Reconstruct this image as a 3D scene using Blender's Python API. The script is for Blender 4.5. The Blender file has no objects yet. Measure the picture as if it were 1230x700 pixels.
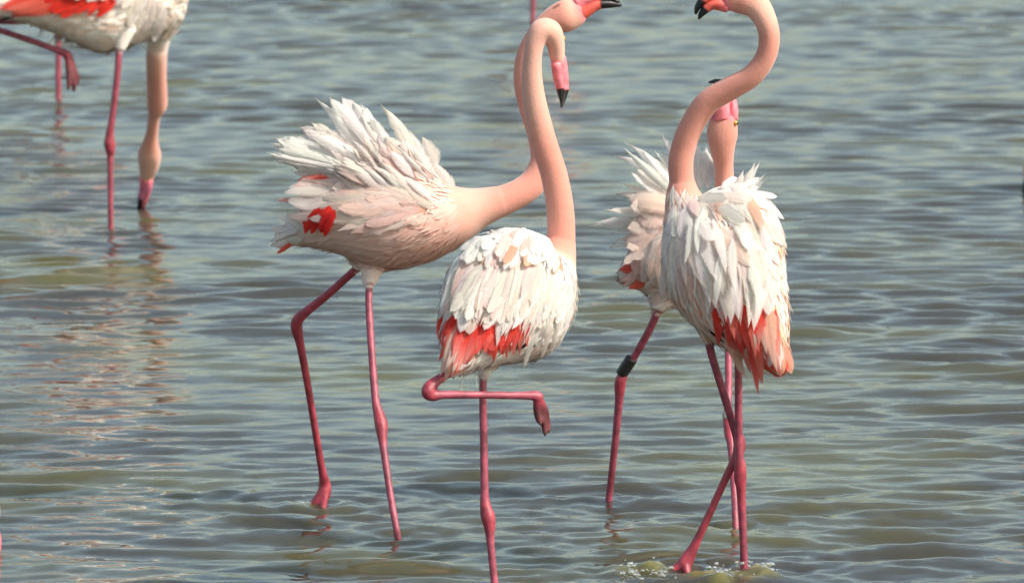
import bpy, math, random
import numpy as np
from mathutils import Vector, Matrix, kdtree
from mathutils.bvhtree import BVHTree

random.seed(7)
rng = np.random.default_rng(7)
scene = bpy.context.scene
COL = scene.collection

# ------------------------------------------------------------------ camera
FPX = 6833.0                       # 200 mm lens on a 36 mm sensor, in photo pixels
CAM_Z = 1.74
PITCH = math.atan(730.0 / FPX)
cam_data = bpy.data.cameras.new('camera')
cam = bpy.data.objects.new('camera', cam_data)
COL.objects.link(cam)
cam_data.sensor_width = 36.0
cam_data.lens = 200.0
cam_data.clip_start = 0.1
cam_data.clip_end = 20000.0
cam.location = (0, 0, CAM_Z)
cam.rotation_euler = (math.radians(90) - PITCH, 0, 0)
cam_data.dof.use_dof = True
cam_data.dof.focus_distance = 11.4
cam_data.dof.aperture_fstop = 11.0
scene.camera = cam

# ------------------------------------------------------------------ light
SUN_DIR = Vector((0.78, -0.42, 0.88)).normalized()       # towards the sun: right, a little behind the birds
SUN_EL = math.asin(SUN_DIR.z)
SUN_AZ = math.atan2(SUN_DIR.x, SUN_DIR.y)
world = bpy.data.worlds.new('World')
scene.world = world
world.use_nodes = True
wn = world.node_tree
bg = wn.nodes['Background']
sky = wn.nodes.new('ShaderNodeTexSky')
sky.sky_type = 'NISHITA'
sky.sun_disc = False
sky.sun_elevation = SUN_EL
sky.sun_rotation = SUN_AZ
sky.air_density = 1.0
sky.dust_density = 3.5
sky.ozone_density = 0.1
haze_tint = wn.nodes.new('ShaderNodeMixRGB')
haze_tint.blend_type = 'MULTIPLY'
haze_tint.inputs[0].default_value = 1.0
haze_tint.inputs[2].default_value = (1.03, 1.04, 0.90, 1)
wn.links.new(sky.outputs[0], haze_tint.inputs[1])
wn.links.new(haze_tint.outputs[0], bg.inputs[0])
bg.inputs[1].default_value = 0.15
sun_data = bpy.data.lights.new('sun', 'SUN')
sun = bpy.data.objects.new('sun', sun_data)
COL.objects.link(sun)
sun_data.energy = 2.8
sun_data.angle = math.radians(0.53)
sun_data.color = (1.0, 0.955, 0.90)
sun.rotation_euler = SUN_DIR.to_track_quat('Z', 'Y').to_euler()
sun.location = SUN_DIR * 60
scene.view_settings.view_transform = 'Standard'
scene.view_settings.look = 'None'
scene.view_settings.gamma = 1.0
scene.view_settings.exposure = 0.59
scene.view_settings.use_curve_mapping = False
scene.render.engine = 'CYCLES'

# ------------------------------------------------------------------ small helpers
CAMROT = cam.rotation_euler.to_matrix()
CAMPOS = Vector((0, 0, CAM_Z))

def ray(px, py):
    return (CAMROT @ Vector(((px - 615) / FPX, -(py - 350) / FPX, -1))).normalized()

def at(px, py, Y):
    v = ray(px, py)
    return CAMPOS + v * (Y / v.y)

def ground(px, py, z=0.0):
    v = ray(px, py)
    return CAMPOS + v * ((z - CAM_Z) / v.z)

def catmull(vals, sub):
    v = np.array(vals, float)
    n = len(v)
    p = np.vstack([2 * v[0] - v[1], v, 2 * v[-1] - v[-2]])
    out = []
    for i in range(n - 1):
        p0, p1, p2, p3 = p[i], p[i + 1], p[i + 2], p[i + 3]
        for k in range(sub):
            t = k / sub
            out.append(0.5 * (2 * p1 + (p2 - p0) * t + (2 * p0 - 5 * p1 + 4 * p2 - p3) * t * t
                              + (3 * p1 - p0 - 3 * p2 + p3) * t ** 3))
    out.append(v[-1])
    return np.array(out)

def tag(o, label=None, cat=None, group=None, kind=None):
    if label: o['label'] = label
    if cat: o['category'] = cat
    if group: o['group'] = group
    if kind: o['kind'] = kind
    return o

def nodes_of(name):
    m = bpy.data.materials.new(name)
    m.use_nodes = True
    nt = m.node_tree
    return m, nt, nt.nodes['Principled BSDF'], nt.nodes['Material Output']

# ------------------------------------------------------------------ materials
def mat_water():
    m, nt, b, out = nodes_of('murky_water')
    N = nt.nodes
    L = nt.links
    tc = N.new('ShaderNodeTexCoord')
    mp = N.new('ShaderNodeMapping'); mp.inputs['Scale'].default_value = (0.9, 1.1, 1)
    L.new(tc.outputs['Object'], mp.inputs[0])
    n1 = N.new('ShaderNodeTexNoise'); n1.inputs['Scale'].default_value = 1.0; n1.inputs['Detail'].default_value = 3
    L.new(mp.outputs[0], n1.inputs['Vector'])
    r = N.new('ShaderNodeValToRGB')
    r.color_ramp.elements[0].position = 0.46; r.color_ramp.elements[0].color = (0.046, 0.045, 0.037, 1)
    r.color_ramp.elements[1].position = 0.72; r.color_ramp.elements[1].color = (0.092, 0.090, 0.036, 1)
    L.new(n1.outputs[0], r.inputs[0])
    ch = N.new('ShaderNodeAttribute'); ch.attribute_name = 'churn'       # mud stirred up round the stepping feet
    cm = N.new('ShaderNodeMixRGB'); cm.inputs[2].default_value = (0.135, 0.128, 0.045, 1)
    ck = N.new('ShaderNodeMath'); ck.operation = 'MULTIPLY'; ck.inputs[1].default_value = 0.9
    L.new(ch.outputs['Fac'], ck.inputs[0]); L.new(ck.outputs[0], cm.inputs[0]); L.new(r.outputs[0], cm.inputs[1])
    L.new(cm.outputs[0], b.inputs['Base Color'])
    b.inputs['IOR'].default_value = 1.333
    b.inputs['Roughness'].default_value = 0.015
    b.inputs['Subsurface Weight'].default_value = 1.0
    b.inputs['Subsurface Radius'].default_value = (0.30, 0.28, 0.16)
    b.inputs['Subsurface Scale'].default_value = 1.0
    # capillary ripples
    mp2 = N.new('ShaderNodeMapping'); mp2.inputs['Scale'].default_value = (9, 16, 1)
    mp2.inputs['Rotation'].default_value = (0, 0, math.radians(8))
    L.new(tc.outputs['Object'], mp2.inputs[0])
    n2 = N.new('ShaderNodeTexNoise'); n2.inputs['Scale'].default_value = 1.0; n2.inputs['Detail'].default_value = 2.0
    n2.inputs['Roughness'].default_value = 0.5
    L.new(mp2.outputs[0], n2.inputs['Vector'])
    bp = N.new('ShaderNodeBump'); bp.inputs['Strength'].default_value = 0.12; bp.inputs['Distance'].default_value = 0.012
    L.new(n2.outputs[0], bp.inputs['Height'])
    L.new(bp.outputs[0], b.inputs['Normal'])
    return m

def mat_plain(name, c, rough=0.5, spec=0.5):
    m, nt, b, out = nodes_of(name)
    n = nt.nodes.new('ShaderNodeTexNoise'); n.inputs['Scale'].default_value = 60
    r = nt.nodes.new('ShaderNodeValToRGB')
    r.color_ramp.elements[0].color = (*[x * 0.8 for x in c], 1)
    r.color_ramp.elements[1].color = (*[min(1, x * 1.15) for x in c], 1)
    tc = nt.nodes.new('ShaderNodeTexCoord')
    nt.links.new(tc.outputs['Object'], n.inputs['Vector'])
    nt.links.new(n.outputs[0], r.inputs[0])
    nt.links.new(r.outputs[0], b.inputs['Base Color'])
    b.inputs['Roughness'].default_value = rough
    b.inputs['Specular IOR Level'].default_value = spec
    return m

def mat_skin():
    """body: colour from the attribute, downy on torso and neck, horny and slightly glossy on legs and bill"""
    m, nt, b, out = nodes_of('flamingo_body')
    N, L = nt.nodes, nt.links
    a = N.new('ShaderNodeAttribute'); a.attribute_name = 'col'
    lg = N.new('ShaderNodeAttribute'); lg.attribute_name = 'horn'
    tc = N.new('ShaderNodeTexCoord')
    n1 = N.new('ShaderNodeTexNoise'); n1.inputs['Scale'].default_value = 260; n1.inputs['Detail'].default_value = 3
    n2 = N.new('ShaderNodeTexNoise'); n2.inputs['Scale'].default_value = 26; n2.inputs['Detail'].default_value = 4
    L.new(tc.outputs['Object'], n1.inputs['Vector']); L.new(tc.outputs['Object'], n2.inputs['Vector'])
    add = N.new('ShaderNodeMath'); add.operation = 'ADD'
    L.new(n1.outputs[0], add.inputs[0]); L.new(n2.outputs[0], add.inputs[1])
    mr = N.new('ShaderNodeMapRange'); mr.inputs[1].default_value = 0.6; mr.inputs[2].default_value = 1.4
    mr.inputs[3].default_value = 0.88; mr.inputs[4].default_value = 1.10
    L.new(add.outputs[0], mr.inputs[0])
    mul = N.new('ShaderNodeVectorMath'); mul.operation = 'SCALE'
    L.new(a.outputs['Color'], mul.inputs[0]); L.new(mr.outputs[0], mul.inputs['Scale'])
    n4 = N.new('ShaderNodeTexNoise'); n4.inputs['Scale'].default_value = 55; n4.inputs['Detail'].default_value = 5
    L.new(tc.outputs['Object'], n4.inputs['Vector'])
    bl = N.new('ShaderNodeMapRange'); bl.inputs[1].default_value = 0.3; bl.inputs[2].default_value = 0.7
    bl.inputs[3].default_value = 0.62; bl.inputs[4].default_value = 1.45
    L.new(n4.outputs[0], bl.inputs[0])
    bm = N.new('ShaderNodeMixRGB'); bm.inputs[1].default_value = (1, 1, 1, 1)
    L.new(lg.outputs['Fac'], bm.inputs[0]); L.new(bl.outputs[0], bm.inputs[2])
    fm = N.new('ShaderNodeVectorMath'); fm.operation = 'MULTIPLY'
    L.new(mul.outputs[0], fm.inputs[0]); L.new(bm.outputs[0], fm.inputs[1])
    L.new(fm.outputs[0], b.inputs['Base Color'])
    wv = N.new('ShaderNodeTexWave'); wv.bands_direction = 'Z'; wv.inputs['Scale'].default_value = 70
    wv.inputs['Distortion'].default_value = 3.0; wv.inputs['Detail Scale'].default_value = 30
    L.new(tc.outputs['Object'], wv.inputs['Vector'])
    wm = N.new('ShaderNodeMath'); wm.operation = 'MULTIPLY'
    L.new(wv.outputs['Fac'], wm.inputs[0]); L.new(lg.outputs['Fac'], wm.inputs[1])
    wa = N.new('ShaderNodeMath'); wa.operation = 'MULTIPLY_ADD'; wa.inputs[1].default_value = 0.5
    L.new(wm.outputs[0], wa.inputs[0]); L.new(add.outputs[0], wa.inputs[2])
    ro = N.new('ShaderNodeMapRange'); ro.inputs[3].default_value = 0.85; ro.inputs[4].default_value = 0.32
    L.new(lg.outputs['Fac'], ro.inputs[0]); L.new(ro.outputs[0], b.inputs['Roughness'])
    sp = N.new('ShaderNodeMapRange'); sp.inputs[3].default_value = 0.1; sp.inputs[4].default_value = 0.5
    L.new(lg.outputs['Fac'], sp.inputs[0]); L.new(sp.outputs[0], b.inputs['Specular IOR Level'])
    sh = N.new('ShaderNodeMapRange'); sh.inputs[3].default_value = 0.35; sh.inputs[4].default_value = 0.0
    L.new(lg.outputs['Fac'], sh.inputs[0]); L.new(sh.outputs[0], b.inputs['Sheen Weight'])
    bp = N.new('ShaderNodeBump'); bp.inputs['Strength'].default_value = 0.20; bp.inputs['Distance'].default_value = 0.004
    L.new(wa.outputs[0], bp.inputs['Height']); L.new(bp.outputs[0], b.inputs['Normal'])
    return m

def feather_nodes(name, use_object_color):
    m, nt, b, out = nodes_of(name)
    N, L = nt.nodes, nt.links
    if use_object_color:
        oi = N.new('ShaderNodeObjectInfo')
        uv = N.new('ShaderNodeUVMap')
        sep = N.new('ShaderNodeSeparateXYZ'); L.new(uv.outputs[0], sep.inputs[0])
        # along the vane: base colour -> pale tip, by the object's alpha
        mr = N.new('ShaderNodeMapRange'); mr.interpolation_type = 'SMOOTHSTEP'
        mr.inputs[1].default_value = 0.25; mr.inputs[2].default_value = 0.95
        L.new(sep.outputs['Y'], mr.inputs[0])
        inv = N.new('ShaderNodeMath'); inv.operation = 'SUBTRACT'; inv.inputs[0].default_value = 1.0
        L.new(oi.outputs['Alpha'], inv.inputs[1])
        tm = N.new('ShaderNodeMath'); tm.operation = 'MULTIPLY'
        L.new(mr.outputs[0], tm.inputs[0]); L.new(inv.outputs[0], tm.inputs[1])
        ab = N.new('ShaderNodeMath'); ab.operation = 'ABSOLUTE'; L.new(sep.outputs['X'], ab.inputs[0])
        em = N.new('ShaderNodeMapRange'); em.interpolation_type = 'SMOOTHSTEP'
        em.inputs[1].default_value = 0.15; em.inputs[2].default_value = 1.0; em.inputs[4].default_value = 0.45
        L.new(ab.outputs[0], em.inputs[0])
        tx = N.new('ShaderNodeMath'); tx.operation = 'MAXIMUM'; tx.use_clamp = True
        ee = N.new('ShaderNodeMath'); ee.operation = 'MULTIPLY'
        eg = N.new('ShaderNodeMath'); eg.operation = 'ADD'; eg.inputs[1].default_value = 0.10; L.new(inv.outputs[0], eg.inputs[0])
        L.new(em.outputs[0], ee.inputs[0]); L.new(eg.outputs[0], ee.inputs[1])
        L.new(ee.outputs[0], tx.inputs[0]); L.new(tm.outputs[0], tx.inputs[1])
        tm = tx
        mx = N.new('ShaderNodeMixRGB'); mx.inputs[2].default_value = (0.80, 0.76, 0.72, 1)
        L.new(tm.outputs[0], mx.inputs[0]); L.new(oi.outputs['Color'], mx.inputs[1])
        # barbs: fine slanting streaks from the shaft
        cb = N.new('ShaderNodeCombineXYZ')
        sl = N.new('ShaderNodeMath'); sl.operation = 'MULTIPLY_ADD'; sl.inputs[1].default_value = -0.22
        L.new(ab.outputs[0], sl.inputs[0]); L.new(sep.outputs['Y'], sl.inputs[2])
        L.new(sl.outputs[0], cb.inputs['Y']); L.new(oi.outputs['Random'], cb.inputs['Z'])
        ns = N.new('ShaderNodeTexNoise'); ns.inputs['Scale'].default_value = 34; ns.inputs['Detail'].default_value = 3
        L.new(cb.outputs[0], ns.inputs['Vector'])
        st = N.new('ShaderNodeMapRange'); st.inputs[1].default_value = 0.3; st.inputs[2].default_value = 0.7
        st.inputs[3].default_value = 0.86; st.inputs[4].default_value = 1.06
        L.new(ns.outputs[0], st.inputs[0])
        sc = N.new('ShaderNodeVectorMath'); sc.operation = 'SCALE'
        L.new(mx.outputs[0], sc.inputs[0]); L.new(st.outputs[0], sc.inputs['Scale'])
        cb2 = N.new('ShaderNodeCombineXYZ')
        sx = N.new('ShaderNodeMath'); sx.operation = 'MULTIPLY'; sx.inputs[1].default_value = 2.2
        L.new(sep.outputs['X'], sx.inputs[0]); L.new(sx.outputs[0], cb2.inputs['X'])
        sy = N.new('ShaderNodeMath'); sy.operation = 'MULTIPLY'; sy.inputs[1].default_value = 0.9
        L.new(sep.outputs['Y'], sy.inputs[0]); L.new(sy.outputs[0], cb2.inputs['Y'])
        rz = N.new('ShaderNodeMath'); rz.operation = 'MULTIPLY'; rz.inputs[1].default_value = 57
        L.new(oi.outputs['Random'], rz.inputs[0]); L.new(rz.outputs[0], cb2.inputs['Z'])
        nz = N.new('ShaderNodeTexNoise'); nz.inputs['Scale'].default_value = 1.6; nz.inputs['Detail'].default_value = 4
        L.new(cb2.outputs[0], nz.inputs['Vector'])
        bs = N.new('ShaderNodeBump'); bs.inputs['Strength'].default_value = 0.35; bs.inputs['Distance'].default_value = 0.004
        L.new(nz.outputs[0], bs.inputs['Height'])
        s2 = N.new('ShaderNodeMapRange'); s2.inputs[1].default_value = 0.3; s2.inputs[2].default_value = 0.7
        s2.inputs[3].default_value = 0.90; s2.inputs[4].default_value = 1.06
        L.new(nz.outputs[0], s2.inputs[0])
        sc2 = N.new('ShaderNodeVectorMath'); sc2.operation = 'SCALE'
        L.new(sc.outputs[0], sc2.inputs[0]); L.new(s2.outputs[0], sc2.inputs['Scale'])
        colour = sc2.outputs[0]
        bp = N.new('ShaderNodeBump'); bp.inputs['Strength'].default_value = 0.35; bp.inputs['Distance'].default_value = 0.002
        L.new(ns.outputs[0], bp.inputs['Height']); L.new(bs.outputs[0], bp.inputs['Normal'])
    else:
        a = N.new('ShaderNodeAttribute'); a.attribute_name = 'col'
        colour = a.outputs['Color']
        bp = None
    b.inputs['Roughness'].default_value = 0.6
    b.inputs['Specular IOR Level'].default_value = 0.25
    L.new(colour, b.inputs['Base Color'])
    if bp: L.new(bp.outputs[0], b.inputs['Normal'])
    tr = N.new('ShaderNodeBsdfTranslucent')
    gm = N.new('ShaderNodeGamma'); gm.inputs[1].default_value = 1.15
    L.new(colour, gm.inputs[0]); L.new(gm.outputs[0], tr.inputs[0])
    ms = N.new('ShaderNodeMixShader'); ms.inputs[0].default_value = 0.5 if use_object_color else 0.28
    L.new(b.outputs[0], ms.inputs[1]); L.new(tr.outputs[0], ms.inputs[2])
    if use_object_color:
        # frayed outer barbs
        ed = N.new('ShaderNodeMath'); ed.operation = 'MULTIPLY_ADD'; ed.inputs[1].default_value = 0.75; 
        n3 = N.new('ShaderNodeTexNoise'); n3.inputs['Scale'].default_value = 60; n3.inputs['Detail'].default_value = 1
        L.new(cb.outputs[0], n3.inputs['Vector'])
        L.new(n3.outputs[0], ed.inputs[0]); L.new(ab.outputs[0], ed.inputs[2])
        er = N.new('ShaderNodeMapRange'); er.inputs[1].default_value = 1.0; er.inputs[2].default_value = 1.36
        L.new(ed.outputs[0], er.inputs[0])
        tp = N.new('ShaderNodeBsdfTransparent')
        m2 = N.new('ShaderNodeMixShader')
        L.new(er.outputs[0], m2.inputs[0]); L.new(ms.outputs[0], m2.inputs[1]); L.new(tp.outputs[0], m2.inputs[2])
        ms = m2
    L.new(ms.outputs[0], out.inputs['Surface'])
    return m

M_WATER = mat_water()
M_BODY = mat_skin()
M_FEATHER = feather_nodes('feather_vane', True)
M_DOWN = feather_nodes('contour_feathers', False)
M_MUD = mat_plain('lake_mud', (0.13, 0.11, 0.06), 0.9, 0.2)
M_EYE = mat_plain('amber_eye', (0.75, 0.42, 0.05), 0.15)
M_PUPIL = mat_plain('black_pupil', (0.01, 0.01, 0.01), 0.08)
M_BAND = mat_plain('black_plastic_band', (0.018, 0.018, 0.02), 0.4)
M_RING = mat_plain('dull_metal_ring', (0.30, 0.29, 0.27), 0.45)

# colours (linear albedo)
WHITE = (0.88, 0.86, 0.835)
CREAM = (0.87, 0.80, 0.745)
BLUSH = (0.87, 0.67, 0.60)
SOFT = (0.88, 0.755, 0.70)
PEACH = (0.84, 0.50, 0.36)
NECK = (0.66, 0.285, 0.225)
NECKL = (0.72, 0.39, 0.315)
RED = (0.86, 0.045, 0.026)
CORAL = (0.89, 0.16, 0.11)
LEG = (0.29, 0.055, 0.088)
LEGR = (0.32, 0.043, 0.066)
BELLY = (0.72, 0.60, 0.52)
BILL = (0.78, 0.20, 0.24)
BILLR = (0.72, 0.12, 0.09)
BLACK = (0.012, 0.011, 0.012)

# ------------------------------------------------------------------ water and bed
def axis(segs):
    out = [segs[0][0]]
    for a, b, step in segs:
        n = max(1, int(round((b - a) / step)))
        out += list(np.linspace(a, b, n + 1)[1:])
    return np.array(out)

LUMPS = []

def lump_height(x, y):
    return sum(h * math.exp(-(((x - a) / r) ** 2 + ((y - b) / (1.5 * r)) ** 2)) for a, b, r, h in LUMPS)

LEG_SPOTS = []          # (x, y, strength): where legs or bills cross the surface

def build_water():
    far = [-3000, -1200, -500, -200, -90, -45, -22, -14, -10, -8]
    xs = np.concatenate([far, axis([(-7, -3, 0.05), (-3, 3, 0.0175), (3, 7, 0.05)]), [-v for v in far[::-1]]])
    ys = np.concatenate([[-3000, -900, -300, -100, -40, -15, -4, 2, 5, 7, 8.4],
                         axis([(9.4, 15, 0.0125), (15, 21, 0.017), (21, 33, 0.028)]),
                         [34, 36, 40, 48, 65, 100, 180, 400, 1000, 3000, 9000]])
    X, Y = np.meshgrid(xs, ys)
    H = np.zeros_like(X)
    r2 = np.random.default_rng(11)
    fade = np.clip((7.6 - np.abs(X)) / 0.6, 0, 1) * np.clip((Y - 8.6) / 0.7, 0, 1) * np.clip((33.6 - Y) / 1.0, 0, 1)
    # patchiness of the breeze
    gust = 0.85 + 0.3 * np.sin(0.9 * X + 0.35 * Y + 1.0) * np.sin(0.55 * Y - 0.4 * X) + 0.15 * np.sin(1.7 * Y + 0.8 * X)
    for lam0, lam1, n, slope, spread in ((0.45, 1.0, 12, 0.032, 20), (0.125, 0.27, 50, 0.140, 17), (0.05, 0.11, 60, 0.095, 28)):
        for i in range(n):
            lam = lam0 * (lam1 / lam0) ** r2.random()
            th = math.radians(90 + r2.normal(3, spread))
            k = 2 * math.pi / lam
            amp = slope * math.sqrt(2.0 / n) / k
            ph = r2.random() * 6.283
            arg = k * (X * math.cos(th) + Y * math.sin(th)) + ph
            near = np.clip((24 - Y) / 11, 0.25, 1) if lam1 < 0.2 else 1.0     # fine ripples die out on the calmer far water
            H += amp * np.sin(arg) * gust * near
    H *= fade
    for (lx, ly, st) in LEG_SPOTS:
        R = np.hypot(X - lx, Y - ly)
        H += fade * st * 0.0030 * np.cos(2 * math.pi * R / 0.07) * np.exp(-R / 0.22) * (R < 1.4)
    CH = np.zeros_like(X)
    r3 = np.random.default_rng(4)
    chop = np.zeros_like(X)
    for i in range(16):
        th = r3.random() * 6.283; k = 2 * math.pi / r3.uniform(0.045, 0.08)
        chop += np.sin(k * (X * math.cos(th) + Y * math.sin(th)) + r3.random() * 6.283)
    for (lx, ly, rad, hh) in LUMPS:
        e = np.exp(-(((X - lx) / rad) ** 2 + ((Y - ly) / (1.5 * rad)) ** 2))
        H += 1.35 * hh * e * (1 + 0.16 * chop)
        CH = np.maximum(CH, np.clip(1.3 * e, 0, 1))
    verts = np.stack([X, Y, H], -1).reshape(-1, 3)
    ny, nx = X.shape
    idx = np.arange(nx * ny).reshape(ny, nx)
    faces = np.stack([idx[:-1, :-1], idx[:-1, 1:], idx[1:, 1:], idx[1:, :-1]], -1).reshape(-1, 4)
    me = bpy.data.meshes.new('water')
    me.vertices.add(len(verts)); me.vertices.foreach_set('co', verts.ravel())
    me.loops.add(faces.size); me.loops.foreach_set('vertex_index', faces.ravel())
    me.polygons.add(len(faces)); me.polygons.foreach_set('loop_start', np.arange(0, faces.size, 4))
    me.update(calc_edges=True)
    me.polygons.foreach_set('use_smooth', np.ones(len(faces), bool))
    at_ = me.attributes.new('churn', 'FLOAT', 'POINT'); at_.data.foreach_set('value', CH.ravel())
    me.materials.append(M_WATER)
    o = bpy.data.objects.new('water', me); COL.objects.link(o)
    o['kind'] = 'structure'
    return o

def build_bed():
    me = bpy.data.meshes.new('lake_bed')
    s = 9000
    xs = np.linspace(-6, 6, 40); ys = np.linspace(5, 38, 90)
    xs = np.concatenate([[-s, -400], xs, [400, s]]); ys = np.concatenate([[-s, -200], ys, [400, s]])
    X, Y = np.meshgrid(xs, ys)
    Z = -0.26 + 0.006 * np.sin(3.1 * X + 1.3 * Y) * np.sin(2.3 * Y - X)
    ny, nx = X.shape
    idx = np.arange(nx * ny).reshape(ny, nx)
    faces = np.stack([idx[:-1, :-1], idx[:-1, 1:], idx[1:, 1:], idx[1:, :-1]], -1).reshape(-1, 4)
    me.from_pydata(np.stack([X, Y, Z], -1).reshape(-1, 3).tolist(), [], faces.tolist())
    me.materials.append(M_MUD)
    o = bpy.data.objects.new('lake_bed', me); COL.objects.link(o)
    o['kind'] = 'structure'

# ------------------------------------------------------------------ feathers: shared meshes
def vane_width(shape, t):
    if shape == 'round':
        return (min(1, t / 0.22) ** 0.7) * math.sqrt(max(0, 1 - max(0, (t - 0.62) / 0.3805) ** 2))
    if shape == 'lance':
        return (min(1, t / 0.3) ** 0.8) * max(0, 1 - max(0, (t - 0.35) / 0.66) ** 1.9)
    return (min(1, t / 0.35) ** 0.9) * max(0, 1 - max(0, (t - 0.5) / 0.51) ** 2.2)

def feather_mesh(name, width, shape, arch, side, curl, ragged, seed):
    """unit feather along +Y; |x| <= width/2; arch lifts the middle, curl bends the tip, side bows it"""
    r = np.random.default_rng(seed)
    nl, nw = 12, 3
    verts, uvs, faces = [], [], []
    for i in range(nl + 1):
        t = math.sin(0.5 * math.pi * i / nl)
        w = vane_width(shape, t)
        w = max(w, 0.05) * width * 0.5
        cx = side * 4 * (t - t * t)
        cz = arch * 4 * (t - t * t) + curl * max(0, t - 0.6) ** 2 * 4
        wl = w * (1 + ragged * r.normal() * (0.3 + t))
        wr = w * (1 + ragged * r.normal() * (0.3 + t))
        for j in range(-nw, nw + 1):
            f = j / nw
            ww = wl if f < 0 else wr
            tip_back = -0.05 * abs(f) * t
            verts.append((cx + f * ww, t + tip_back + ragged * 0.05 * r.normal() * abs(f), cz - 0.09 * (abs(f) ** 1.6) * ww + 0.02 * width * r.normal() * abs(f)))
            uvs.append((f, t))
    m = 2 * nw + 1
    for i in range(nl):
        for j in range(m - 1):
            a = i * m + j
            faces.append((a, a + 1, a + m + 1, a + m))
    me = bpy.data.meshes.new(name)
    me.from_pydata(verts, [], faces)
    uvl = me.uv_layers.new(name='UVMap')
    for lp in me.loops:
        uvl.data[lp.index].uv = uvs[lp.vertex_index]
    for p in me.polygons: p.use_smooth = True
    me.materials.append(M_FEATHER)
    return me

FM = {}
for shape in ('round', 'lance', 'wispy'):
    FM[shape] = [feather_mesh('feather_' + shape, 1.0, shape, arch, side, curl, rag, 100 + i)
                 for i, (arch, side, curl, rag) in enumerate([
                     (0.06, 0.02, 0.00, 0.05), (0.09, -0.03, -0.10, 0.07), (0.05, 0.05, 0.10, 0.06),
                     (0.12, -0.05, -0.22, 0.05), (0.07, 0.00, 0.16, 0.09), (0.10, 0.04, -0.15, 0.08)])]

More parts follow.
